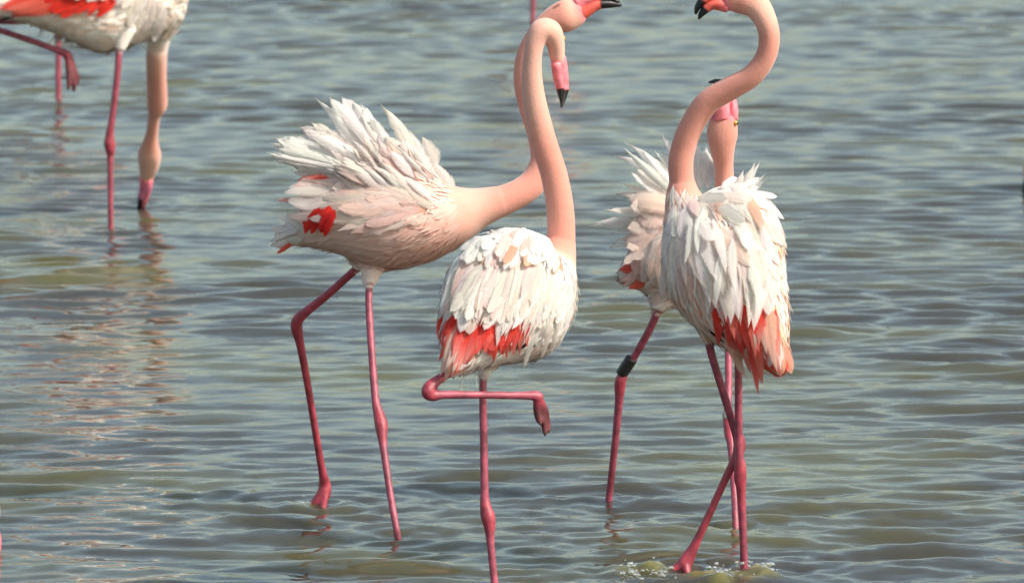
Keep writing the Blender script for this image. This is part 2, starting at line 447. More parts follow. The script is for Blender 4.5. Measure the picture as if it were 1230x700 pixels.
# ------------------------------------------------------------------ birds
class Bird:
    def __init__(self, label, Z0, base_px, group=None):
        self.Z0 = Z0
        self.s = FPX / Z0
        b = at(base_px[0], base_px[1], Z0)
        self.base = Vector((b.x, b.y, 0.0))
        self.root = bpy.data.objects.new('flamingo', None)
        self.root.empty_display_size = 0.1
        self.root.location = self.base
        COL.objects.link(self.root)
        tag(self.root, label, 'flamingo', group)
        self.src = []                 # lofts: (verts, faces, cols, horn)
        self.torso = None
        self.bvh = None

    def P(self, px, py, d=0.0):
        return at(px, py, self.Z0 + d / self.s)

    # sections: (px, py, d, a, b, colour); a = radius in the picture plane, b = radius in depth (pixels of this bird)
    def loft(self, sections, horn=0.0, sub=6, n=20, side=(0, 1, 0), keep=False):
        c = catmull([[*self.P(s[0], s[1], s[2])] for s in sections], sub)
        ra = np.clip(catmull([[s[3], s[4]] for s in sections], sub), 0.6, None) / self.s
        col = np.clip(catmull([s[5] for s in sections], sub), 0.005, 0.95)
        tang = np.gradient(c, axis=0)
        tang /= np.linalg.norm(tang, axis=1)[:, None]
        sd = np.array(side, float)[None, :] - tang * (tang @ np.array(side, float))[:, None]
        nrm = np.linalg.norm(sd, axis=1)[:, None]
        bad = nrm[:, 0] < 0.2
        sd = sd / np.maximum(nrm, 1e-6)
        for i in np.where(bad)[0]:
            sd[i] = sd[i - 1] if i else np.array((1, 0, 0))
        up = np.cross(tang, sd)
        th = np.linspace(0, 2 * math.pi, n, endpoint=False)
        V = (c[:, None, :] + up[:, None, :] * (np.cos(th)[None, :, None] * ra[:, 0][:, None, None])
             + sd[:, None, :] * (np.sin(th)[None, :, None] * ra[:, 1][:, None, None]))
        m = len(c)
        verts = V.reshape(-1, 3)
        cols = np.repeat(col, n, axis=0)
        faces = []
        for i in range(m - 1):
            for j in range(n):
                j2 = (j + 1) % n
                faces.append((i * n + j, i * n + j2, (i + 1) * n + j2, (i + 1) * n + j))
        k = len(verts)
        # rounded ends
        e0 = c[0] - tang[0] * min(ra[0]) * 0.6
        e1 = c[-1] + tang[-1] * min(ra[-1]) * 0.6
        verts = np.vstack([verts, e0, e1]); cols = np.vstack([cols, col[0], col[-1]])
        for j in range(n):
            j2 = (j + 1) % n
            faces.append((j2, j, k))
            faces.append(((m - 1) * n + j, (m - 1) * n + j2, k + 1))
        rec = (verts, faces, cols, np.full(len(verts), horn))
        if keep:
            setattr(self, 'neck' if keep == 'neck' else 'torso', dict(c=c, ra=ra, col=col, tang=tang, up=up, sd=sd))
        return rec

    def add(self, *a, **k):
        self.src.append(self.loft(*a, **k))

    def leg(self, pts, r=4.6, col=LEG, knob=True):
        """pts: (px,py,d,radius,colour or None)"""
        self.add([(p[0], p[1], p[2], p[3], p[3], (p[4] if len(p) > 4 else col)) for p in pts], horn=1.0, sub=4, n=12)

    def link(self, name, me, parent=None, mat=None):
        o = bpy.data.objects.new(name, me)
        if mat: me.materials.append(mat)
        COL.objects.link(o)
        o.parent = parent or self.root
        return o

    def mesh_from(self, name, rec):
        verts, faces, cols, horn = rec
        me = bpy.data.meshes.new(name)
        me.from_pydata([tuple(v) for v in (verts - np.array(self.base))], [], faces)
        ca = me.color_attributes.new('col', 'FLOAT_COLOR', 'POINT')
        ca.data.foreach_set('color', np.hstack([cols, np.ones((len(cols), 1))]).ravel())
        ha = me.attributes.new('horn', 'FLOAT', 'POINT')
        ha.data.foreach_set('value', horn)
        me.polygons.foreach_set('use_smooth', np.ones(len(me.polygons), bool))
        return me

    def finish_body(self, voxel=0.0028, smooth=3):
        off = 0
        V, F, C, Hn = [], [], [], []
        for verts, faces, cols, horn in self.src:
            V.append(verts); C.append(cols); Hn.append(horn)
            F += [tuple(i + off for i in f) for f in faces]
            off += len(verts)
        V = np.vstack(V); C = np.vstack(C); Hn = np.concatenate(Hn)
        base = np.array(self.base)
        me0 = bpy.data.meshes.new('tmp'); me0.from_pydata((V - base).tolist(), [], F)
        tmp = bpy.data.objects.new('tmp', me0); COL.objects.link(tmp)
        md = tmp.modifiers.new('r', 'REMESH'); md.mode = 'VOXEL'; md.voxel_size = voxel
        if smooth:
            ms = tmp.modifiers.new('s', 'SMOOTH'); ms.factor = 0.5; ms.iterations = smooth
        dg = bpy.context.evaluated_depsgraph_get()
        me = bpy.data.meshes.new_from_object(tmp.evaluated_get(dg))
        bpy.data.objects.remove(tmp); bpy.data.meshes.remove(me0)
        me.name = 'body'
        n = len(me.vertices)
        co = np.empty(n * 3); me.vertices.foreach_get('co', co); co = co.reshape(-1, 3)
        kd = kdtree.KDTree(len(V))
        for i, v in enumerate(V - base): kd.insert(v, i)
        kd.balance()
        cols = np.empty((n, 4)); cols[:, 3] = 1; horn = np.empty(n)
        for i in range(n):
            hit = kd.find_n(co[i], 3)
            w = np.array([1 / (h[2] + 1e-4) for h in hit]); w /= w.sum()
            ids = [h[1] for h in hit]
            cols[i, :3] = (C[ids] * w[:, None]).sum(0)
            horn[i] = (Hn[ids] * w).sum()
        ca = me.color_attributes.new('col', 'FLOAT_COLOR', 'POINT'); ca.data.foreach_set('color', cols.ravel())
        ha = me.attributes.new('horn', 'FLOAT', 'POINT'); ha.data.foreach_set('value', horn)
        me.polygons.foreach_set('use_smooth', np.ones(len(me.polygons), bool))
        me.materials.clear(); me.materials.append(M_BODY)
        self.body = self.link('body', me)
        polys = [tuple(p.vertices) for p in me.polygons]
        self.bvh = BVHTree.FromPolygons([tuple(c + base) for c in co], polys)

    def hit(self, px, py):
        v = ray(px, py)
        loc, nor, i, d = self.bvh.ray_cast(CAMPOS, v)
        return (loc, nor) if loc else (None, None)

    def drape(self, bx, by, tx, ty, w, col, shape, bl, tl, tipmix, roll, name):
        """a feather moulded to the body's curve"""
        nl, nw = 12, 3
        bow = random.gauss(0, 0.035)
        ex, ey = tx - bx, ty - by
        ln = math.hypot(ex, ey)
        dist, nor, rays = [], [], []
        for i in range(nl + 1):
            t = math.sin(0.5 * math.pi * i / nl)
            o = bow * 4 * (t - t * t)
            px, py = bx + ex * t - ey * o, by + ey * t + ex * o
            v = ray(px, py); rays.append(v)
            loc, nn, _, dd = self.bvh.ray_cast(CAMPOS, v)
            dist.append(dd); nor.append(nn)
        if dist[0] is None: return False
        step = ln / nl / self.s
        for i in range(1, nl + 1):
            sl = 0.75 * step
            if dist[i] is None:
                pv = (dist[i - 1] - dist[i - 2]) if i > 1 else 0.0
                dist[i] = dist[i - 1] + max(-0.3 * step, min(0.35 * step, pv)); nor[i] = nor[i - 1]
            dist[i] = min(dist[i], dist[i - 1] + sl)
        for _ in range(3):
            dist = [dist[0]] + [min((dist[i - 1] + 2 * dist[i] + dist[i + 1]) / 4, dist[i] + 1 / self.s) for i in range(1, nl)] + [dist[-1]]
        P = [CAMPOS + rays[i] * (dist[i] - (bl + 2 + (tl - bl) * math.sin(0.5 * math.pi * i / nl)) / self.s) for i in range(nl + 1)]
        nv = [nor[i] * 0.6 - rays[i] * 0.6 for i in range(nl + 1)]
        for _ in range(3):
            nv = [nv[0]] + [nv[i - 1] + nv[i] * 2 + nv[i + 1] for i in range(1, nl)] + [nv[-1]]
            nv = [q.normalized() for q in nv]
        if roll is None: roll = random.gauss(0, 7)
        curl = random.gauss(0.0, 0.10)
        rag = 0.06
        base = self.base
        verts, uvs, faces = [], [], []
        W = 1.25 * w / self.s
        for i in range(nl + 1):
            t = math.sin(0.5 * math.pi * i / nl)
            tg = (P[min(nl, i + 1)] - P[max(0, i - 1)]).normalized()
            n = (nv[i] - tg * nv[i].dot(tg)).normalized()
            n = Matrix.Rotation(math.radians(roll * t), 3, tg) @ n
            x = tg.cross(n)
            hw = max(0.05, vane_width(shape, t)) * W * 0.5
            hl, hr = hw * (1 + rag * random.gauss(0, 1)), hw * (1 + rag * random.gauss(0, 1))
            c = P[i] + n * (curl * W * max(0, t - 0.6) * 2.5) - base
            for j in range(-nw, nw + 1):
                f = j / nw
                ww = hl if f < 0 else hr
                verts.append(c + x * (f * ww) - n * (0.10 * abs(f) ** 1.6 * ww) - tg * (0.10 * abs(f) * t * W))
                uvs.append((f, t))
        m = 2 * nw + 1
        for i in range(nl):
            for j in range(m - 1):
                a = i * m + j
                faces.append((a, a + 1, a + m + 1, a + m))
        me = bpy.data.meshes.new(name)
        me.from_pydata(verts, [], faces)
        uvl = me.uv_layers.new(name='UVMap')
        lv = np.empty(len(me.loops), np.int32); me.loops.foreach_get('vertex_index', lv)
        uvl.data.foreach_set('uv', np.array(uvs)[lv].ravel())
        me.polygons.foreach_set('use_smooth', np.ones(len(me.polygons), bool))
        o = self.link(name, me, mat=M_FEATHER)
        self.paint(o, col, tipmix)
        return True

    def paint(self, o, col, tipmix):
        j = random.uniform(0.93, 1.05)
        o.color = (min(1, col[0] * j), min(1, col[1] * j * random.uniform(0.95, 1.04)), min(1, col[2] * j), 1.0 - tipmix)

    # a feather from base pixel to tip pixel lying on the bird (bl, tl: how far base and tip stand off the body, pixels)
    def feather(self, bx, by, tx, ty, w, col, shape='round', bl=1.0, tl=5.0, tipmix=0.0, roll=None, d=None, name='feather', td=None, var=None, keep=False):
        if d is None and td is None:
            for k in range(5):
                if self.hit(bx, by)[0] is not None: break
                bx += (tx - bx) * 0.09; by += (ty - by) * 0.09
            else:
                if not keep: return
        if d is None and td is None and self.drape(bx, by, tx, ty, w, col, shape, bl, tl, tipmix, roll, name):
            return
        hb, nb = self.hit(bx, by)
        cdir = -ray(bx, by)
        if d is not None:
            B = self.P(bx, by, d); nb = Vector((0.35, -0.8, 0.65)).normalized()
        elif hb is None:
            q = None
            for k in range(1, 30):       # nearest body point below the pixel
                for ang in range(0, 360, 30):
                    hh, nn = self.hit(bx + 4 * k * math.cos(math.radians(ang)), by + 4 * k * math.sin(math.radians(ang)))
                    if hh: q = (hh, nn); break
                if q: break
            dist = (q[0] - CAMPOS).length
            B = CAMPOS + ray(bx, by) * dist; nb = q[1]
        else:
            B = hb + cdir * ((bl + 2) / self.s)
        if td is not None:
            T = self.P(tx, ty, td)
        else:
            ht, nt_ = self.hit(tx, ty)
            if ht is not None and d is None:
                T = ht - ray(tx, ty) * ((tl + 2) / self.s)
            else:
                y = B.y - tl / self.s
                T = at(tx, ty, y)
        self.place(B, T, nb * 0.7 + cdir * 0.6, 1.25 * w / self.s, col, shape, tipmix, roll, name, var)

    def place(self, B, T, normal, width, col, shape, tipmix=0.0, roll=None, name='feather', var=None):
        yv = T - B
        L = yv.length
        if L < 1e-4: return
        yv.normalize()
        zv = normal - yv * normal.dot(yv)
        if zv.length < 1e-4: zv = Vector((0, -1, 0)) - yv * yv.dot(Vector((0, -1, 0)))
        zv.normalize()
        if roll is None: roll = random.gauss(0, 8)
        zv = Matrix.Rotation(math.radians(roll), 3, yv) @ zv
        xv = yv.cross(zv)
        var = random.randrange(6) if var is None else var
        me = FM[shape][var]
        o = bpy.data.objects.new(name, me)
        zs = L * 0.6 + width * 0.4
        M = Matrix(((xv.x * width, yv.x * L, zv.x * zs, B.x - self.base.x),
                    (xv.y * width, yv.y * L, zv.y * zs, B.y - self.base.y),
                    (xv.z * width, yv.z * L, zv.z * zs, B.z - self.base.z),
                    (0, 0, 0, 1)))
        COL.objects.link(o)
        o.parent = self.root
        o.matrix_local = M
        self.paint(o, col, tipmix)
        return o

    def row(self, b0, b1, t0, t1, n, w, col, shape='round', bl=(1, 1), tl=(5, 5), jit=3.0, tipmix=0.0, roll=None, xf=None, **k):
        for i in range(n):
            f = i / (n - 1) if n > 1 else 0.5
            j = [random.gauss(0, jit) for _ in range(4)]
            a = (b0[0] + (b1[0] - b0[0]) * f + j[0], b0[1] + (b1[1] - b0[1]) * f + j[1])
            g = random.uniform(0.86, 1.12)
            t = (t0[0] + (t1[0] - t0[0]) * f + j[2], t0[1] + (t1[1] - t0[1]) * f + j[3])
            t = (a[0] + (t[0] - a[0]) * g, a[1] + (t[1] - a[1]) * g)
            c = col[random.randrange(len(col))] if isinstance(col, list) else col
            self.feather(a[0], a[1], t[0], t[1], w * random.uniform(0.68, 1.3), c, shape,
                         bl[0] + (bl[1] - bl[0]) * f, tl[0] + (tl[1] - tl[0]) * f, tipmix, roll, **k)

    def plumage(self, n, length=(18, 34), width=(8, 14), lift=(6, 24), colour=None, u0=0.0, u1=1.0, droop=0.35, name='contour_plumage', on='torso', off=0.2, fluff=(0.6, 1.6)):
        """the small overlapping contour feathers all round the torso: too many to count, one mesh"""
        t = getattr(self, on)
        c, ra, col, tang, up, sd = (t[k] for k in ('c', 'ra', 'col', 'tang', 'up', 'sd'))
        m = len(c)
        wgt = (ra[:, 0] + ra[:, 1]).copy()
        f = np.linspace(0, 1, m); wgt[(f < u0) | (f > u1)] = 0
        wgt /= wgt.sum()
        V, F, C, NN = [], [], [], []
        base = np.array(self.base)
        for q in range(n):
            i = rng.choice(m, p=wgt)
            i = min(max(i, 1), m - 2)
            th = rng.random() * 2 * math.pi
            nr = up[i] * math.cos(th) / ra[i, 0] + sd[i] * math.sin(th) / ra[i, 1]
            nr /= np.linalg.norm(nr)
            p = c[i] + up[i] * math.cos(th) * ra[i, 0] + sd[i] * math.sin(th) * ra[i, 1] - nr * (2.0 / self.s)
            dr = -tang[i] + np.array((0, 0, -droop)) + rng.normal(0, 0.22, 3)
            dr -= nr * (dr @ nr)
            dr /= np.linalg.norm(dr)
            lf = math.radians(rng.uniform(*lift))
            dd = dr * math.cos(lf) + nr * math.sin(lf)
            nn = nr * math.cos(lf) - dr * math.sin(lf)
            x = np.cross(dd, nn)
            L = rng.uniform(*length) / self.s; W = rng.uniform(*width) / self.s
            k = len(V)
            bend = rng.uniform(0.0, 0.12)
            sw = rng.normal(0, 0.06)
            fl = rng.uniform(*fluff) + (rng.random() < 0.12) * rng.uniform(0, 3.0)
            for tt, ww in ((0, 0.7), (0.4, 1.0), (0.75, 0.7), (1.0, 0.08)):
                cc = p + dr * L * tt + x * L * sw * tt * tt
                near, nn2, _, _ = self.bvh.find_nearest(Vector(cc))
                if near is not None:
                    nn2 = np.array(nn2)
                    cc = np.array(near) + nn2 * ((off + fl * tt * 1.6) / self.s)
                    x2 = np.cross(dr, nn2); x2 /= max(1e-6, np.linalg.norm(x2))
                else: x2, nn2 = x, nr
                NN += [tuple(nn2)] * 2
                V += [cc - x2 * W * 0.5 * ww, cc + x2 * W * 0.5 * ww]
            for q2 in range(3):
                a = k + 2 * q2
                F.append((a, a + 1, a + 3, a + 2))
            cl = np.array(colour(f[i], math.cos(th), math.sin(th)) if colour else col[i])
            cl = np.clip(cl * rng.uniform(0.97, 1.04), 0, 0.92)
            C += [cl] * 8
        me = bpy.data.meshes.new(name)
        me.from_pydata([tuple(v - base) for v in V], [], F)
        ca = me.color_attributes.new('col', 'FLOAT_COLOR', 'POINT')
        ca.data.foreach_set('color', np.hstack([np.array(C), np.ones((len(C), 1))]).ravel())
        me.polygons.foreach_set('use_smooth', np.ones(len(me.polygons), bool))
        me.normals_split_custom_set_from_vertices(NN)      # shade like the coat they lie in
        o = self.link(name, me, mat=M_DOWN)
        o['kind'] = 'stuff'
        return o

    def bill(self, upper, lower):
        for nm, secs in (('upper_mandible', upper), ('lower_mandible', lower)):
            if secs:
                self.link(nm, self.mesh_from(nm, self.loft(secs, horn=1.0, sub=5, n=14)), mat=M_BODY)

    def eye(self, px, py, d, r=2.6, toward=(0, -1, 0)):
        for nm, rr, off, mt in (('eye', r, 0, M_EYE), ('pupil', r * 0.55, r * 0.62, M_PUPIL)):
            c = self.P(px, py, d) + Vector(toward) * (off / self.s) - self.base
            V, F = [], []
            for i in range(7):
                for j in range(10):
                    a, b = math.pi * i / 6, 2 * math.pi * j / 10
                    V.append((c.x + rr / self.s * math.sin(a) * math.cos(b), c.y + rr / self.s * math.sin(a) * math.sin(b), c.z + rr / self.s * math.cos(a)))
            for i in range(6):
                for j in range(10):
                    F.append((i * 10 + j, i * 10 + (j + 1) % 10, (i + 1) * 10 + (j + 1) % 10, (i + 1) * 10 + j))
            me = bpy.data.meshes.new(nm); me.from_pydata(V, [], F); me.validate()
            for p in me.polygons: p.use_smooth = True
            if nm == 'eye': eye = self.link(nm, me, mat=mt)
            else: self.link(nm, me, eye, mat=mt)

    def ring(self, p0, p1, r, mat, label):
        self.link('leg_band', self.mesh_from('leg_band', self.loft(
            [(*p0, r * 0.96, r * 0.96, BLACK), (p0[0] * .9 + p1[0] * .1, p0[1] * .9 + p1[1] * .1, p0[2] * .9 + p1[2] * .1, r, r, BLACK),
             (p0[0] * .1 + p1[0] * .9, p0[1] * .1 + p1[1] * .9, p0[2] * .1 + p1[2] * .9, r, r, BLACK), (*p1, r * 0.96, r * 0.96, BLACK)],
            sub=2, n=16)), mat=mat)['label'] = label

def spot(px, py, st=1.0):
    g = ground(px, py)
    LEG_SPOTS.append((g.x, g.y, st))
    return g

def lake_d(b, px, py):
    """depth offset (bird pixels) at which this pixel lies on the water surface"""
    return (ground(px, py).y - b.Z0) * b.s

# ================================================================== flamingo A: walking, back plumes raised
def bird_a():
    b = Bird('flamingo walking with its back plumes raised and red wing patch showing', 11.8, (440, 627))
    dl, dr = lake_d(b, 384, 606), lake_d(b, 478, 645)
    b.src.append(b.loft([
        (334, 286, 6, 7, 10, CREAM), (352, 280, 4, 15, 24, CREAM), (378, 270, 2, 30, 44, BLUSH), (408, 262, 0, 46, 60, BLUSH),
        (442, 259, 0, 62, 68, BLUSH), (478, 260, 0, 64, 68, BLUSH), (512, 261, 0, 54, 60, BLUSH), (546, 258, 0, 38, 44, NECKL),
        (575, 250, 0, 25, 28, NECKL), (604, 241, 0, 18.5, 19, NECK)], sub=8, n=32, keep=True))
    b.add([(585, 247, 0, 21, 23, NECKL), (612, 238, 2, 18, 18, NECK), (638, 222, 8, 17, 17, NECK), (653, 195, 14, 16.5, 16, NECK),
           (649, 163, 16, 15.5, 15, NECK), (638, 130, 16, 14.5, 14, NECK), (631, 97, 14, 14.5, 14, NECK), (634, 66, 12, 13.5, 13, NECK),
           (647, 41, 10, 13.5, 13, NECK), (663, 26, 9, 16, 14, NECK), (678, 20, 8, 19.5, 15, NECK), (690, 16, 8, 17.5, 12, NECKL), (699, 12, 8, 13, 9, BILL)], sub=6, n=20, keep='neck')
    # trousers and legs
    b.add([(452, 302, -14, 24, 20, BLUSH), (446, 325, -18, 14, 13, BLUSH), (442, 345, -20, 6.5, 6.5, CREAM)], n=14)
    b.add([(440, 300, 16, 22, 18, BLUSH), (430, 322, 18, 9, 9, CREAM)], n=14)
    e = lambda f: -20 + (dr + 20) * f
    b.leg([(444, 336, -20, 4.6), (443, 365, e(.1), 4.6), (447, 430, e(.3), 4.7), (451, 480, e(.45), 5.0), (455, 497, e(.5), 6.8, LEGR), (458, 510, e(.55), 8.2, LEGR),
           (459, 524, e(.6), 6.2, LEGR), (461, 540, e(.65), 4.8), (469, 595, e(.83), 4.4), (478, 645, dr, 4.4), (488, 705, dr, 4.4), (494, 740, dr, 6)])
    g = lambda f: 18 + (dl - 18) * f
    b.leg([(434, 318, 18, 5.2), (420, 330, g(.05), 5.2, LEGR), (392, 355, g(.15), 5.4, LEGR), (368, 374, g(.25), 6.0, LEGR), (357, 385, g(.3), 7.4, LEGR), (357, 398, g(.35), 7.2, LEGR),
           (361, 415, g(.42), 5.4, LEGR), (371, 470, g(.6), 4.7, LEGR), (380, 525, g(.8), 4.7, LEGR), (387, 565, g(.92), 5.2, LEGR), (390, 580, dl, 7.4, LEGR), (389, 592, dl, 9, LEGR), (380, 606, dl, 8.5, LEGR), (370, 622, dl, 6)])
    b.leg([(391, 582, dl, 5, LEGR), (390, 600, dl - 6, 5, LEGR), (384, 625, dl - 14, 4)])
    spot(384, 606, 1.6); spot(478, 645, 1.0)
    b.finish_body()
    # bill, pointing right, mostly above the frame edge
    b.bill([(693, 6, 8, 9, 8, BILL), (704, -1, 8, 8, 8, BILL), (716, -5, 8, 7, 7, BILL), (724, -5, 8, 6, 6, BLACK), (734, -2, 8, 4.5, 5, BLACK), (743, 3, 8, 2.4, 3, BLACK)],
           [(692, 18, 8, 10, 9, BILL), (702, 13, 8, 9.5, 9, BILLR), (712, 8, 8, 7.5, 8, BILLR), (720, 5.5, 8, 6.3, 7, BILLR), (723, 5, 8, 6, 7, BLACK), (734, 5, 8, 5, 5, BLACK), (746, 6.5, 8, 2, 2, BLACK)])
    b.eye(679, -4, -6)

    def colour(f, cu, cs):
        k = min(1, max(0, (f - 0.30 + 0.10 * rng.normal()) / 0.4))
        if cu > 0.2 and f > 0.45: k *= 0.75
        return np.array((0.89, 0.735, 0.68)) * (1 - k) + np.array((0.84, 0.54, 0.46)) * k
    b.plumage(3120, (18, 34), (2.6, 5.0), (1, 9), colour, 0.03, 0.80)

    z = lambda x, y: (310 + x / 2.8, 100 + y / 2.8)
    def R(b0, b1, t0, t1, n, w, col, shape='round', **k):
        b.row(z(*b0), z(*b1), z(*t0), z(*t1), n, w / 2.8, col, shape, **k)
    def Fz(bx, by, tx, ty, w, col, shape='round', **k):
        p, q = z(bx, by), z(tx, ty)
        b.feather(p[0], p[1], q[0], q[1], w / 2.8, col, shape, **k)
    # tail
    R((140, 500), (150, 530), (45, 490), (55, 560), 6, 24, [WHITE, CREAM, WHITE], 'round', bl=(0, 6), tl=(-8, 10), name='tail_feather')
    R((130, 490), (150, 510), (72, 455), (112, 468), 3, 20, WHITE, 'round', name='tail_feather')
    R((130, 520), (140, 545), (62, 560), (75, 572), 2, 22, CORAL, 'round', name='tail_feather')
    # far wing plumes, then the near ones, front to back
    R((400, 270), (480, 270), (225, 70), (335, 85), 6, 58, WHITE, 'round', d=25, td=40)
    R((380, 300), (410, 270), (70, 215), (165, 140), 7, 54, [WHITE, CREAM], 'round', d=22, td=34)
    # crest of short plumes towards the neck
    R((560, 310), (630, 355), (438, 122), (560, 235), 8, 46, [WHITE, CREAM], 'lance', tl=(6, 2), jit=6, d=-6)
    R((530, 300), (610, 350), (430, 165), (545, 250), 7, 46, [WHITE, BLUSH], 'round', tl=(8, 4), d=-16, tipmix=0.5)
    R((560, 330), (630, 370), (500, 215), (585, 290), 8, 36, [WHITE, BLUSH, BLUSH], 'lance', tl=(4, 3), d=-20, tipmix=0.6)
    # tall fan
    for (tx, ty, w, sh) in ((192, 40, 50, 'lance'), (236, 50, 66, 'round'), (268, 72, 56, 'round'), (316, 58, 62, 'round'), (350, 90, 58, 'round'), (376, 118, 54, 'round'), (402, 150, 52, 'round')):
        Fz(410 + (tx - 195) * 0.35, 285 + random.uniform(-10, 10), tx, ty, w * 0.85, WHITE, sh, d=-14, td=-4 + random.uniform(-12, 12), roll=random.uniform(-20, 20), tipmix=0.3)
    for (tx, ty, w) in ((150, 148, 52), (172, 164, 46), (205, 176, 44), (60, 200, 56), (58, 220, 46), (28, 240, 24), (35, 252, 18), (50, 258, 18), (88, 264, 26), (112, 278, 36), (118, 300, 40)):
        Fz(385 + random.uniform(-14, 14), 285 + (ty - 150) * 0.35, tx, ty, w * 0.95, [WHITE, CREAM, WHITE][random.randrange(3)], 'round', d=-26, td=-16 + random.uniform(-14, 10), roll=random.uniform(-24, 24), tipmix=0.5)
    Fz(240, 320, 128, 328, 34, CORAL, 'round', d=-30, td=-22, tipmix=0.5)
    Fz(250, 340, 132, 340, 30, PEACH, 'round', d=-32, td=-24, tipmix=0.5)
    Fz(200, 392, 62, 394, 20, CORAL, 'round', d=-20, td=-18, tipmix=0.6)
    # middle layer covering the base of the fan
    R((360, 330), (470, 290), (225, 245), (385, 165), 13, 34, [WHITE, CREAM, SOFT], 'lance', bl=(2, 2), tl=(12, 12), d=-34)
    R((400, 350), (520, 330), (240, 280), (440, 225), 13, 34, [BLUSH, CREAM, WHITE], 'lance', bl=(1, 1), tl=(8, 8), d=-44)
    R((430, 370), (540, 350), (330, 270), (470, 270), 7, 40, [(0.85, 0.56, 0.44), BLUSH, WHITE], 'lance', bl=(1, 1), tl=(8, 8), tipmix=0.4)
    # folded wing: long soft feathers sweeping back over the flank
    R((300, 340), (380, 420), (118, 330), (122, 440), 9, 46, [BLUSH, SOFT, CREAM], 'round', bl=(3, 3), tl=(10, 12), jit=5, tipmix=0.3)
    R((360, 350), (420, 430), (150, 380), (200, 440), 8, 46, [BLUSH, SOFT], 'round', bl=(3, 3), tl=(10, 10), jit=6, tipmix=0.3)
    R((420, 360), (470, 430), (220, 340), (260, 440), 7, 48, [BLUSH, SOFT], 'round', bl=(2, 2), tl=(8, 8), jit=6)
    R((380, 400), (470, 460), (250, 455), (330, 520), 8, 34, [SOFT, BLUSH, CREAM], 'lance', bl=(1, 1), tl=(6, 6), jit=6)
    R((480, 360), (540, 450), (320, 330), (390, 470), 9, 40, [BLUSH, SOFT], 'round', bl=(1, 1), tl=(5, 5), jit=8)
    R((540, 350), (590, 440), (420, 300), (450, 470), 9, 36, [BLUSH, SOFT, (0.79, 0.50, 0.39)], 'round', bl=(0, 0), tl=(3, 3), jit=8)
    R((380, 330), (560, 430), (180, 330), (400, 500), 16, 20, [SOFT, BLUSH, CREAM], 'lance', bl=(3, 1), tl=(8, 4), jit=7, tipmix=0.2)
    R((420, 290), (600, 350), (300, 180), (520, 240), 14, 14, [WHITE, SOFT, WHITE], 'lance', d=-48, td=-40, jit=5)
    R((400, 345), (590, 400), (225, 268), (470, 290), 18, 32, [SOFT, CREAM, BLUSH, WHITE], 'lance', d=-56, td=-54, jit=6, tipmix=0.3)
    R((430, 375), (590, 420), (250, 320), (470, 345), 14, 30, [SOFT, BLUSH, SOFT], 'lance', bl=(3, 2), tl=(8, 6), jit=6, tipmix=0.2)
    # red coverts peeping out below the wing
    R((206, 424), (252, 430), (146, 484), (232, 508), 9, 26, RED, 'round', bl=(10, 10), tl=(10, 10), jit=2)
    R((206, 424), (252, 430), (150, 474), (226, 494), 8, 24, [RED, (0.78, 0.03, 0.03)], 'round', bl=(12, 12), tl=(12, 12), jit=2)
    return b

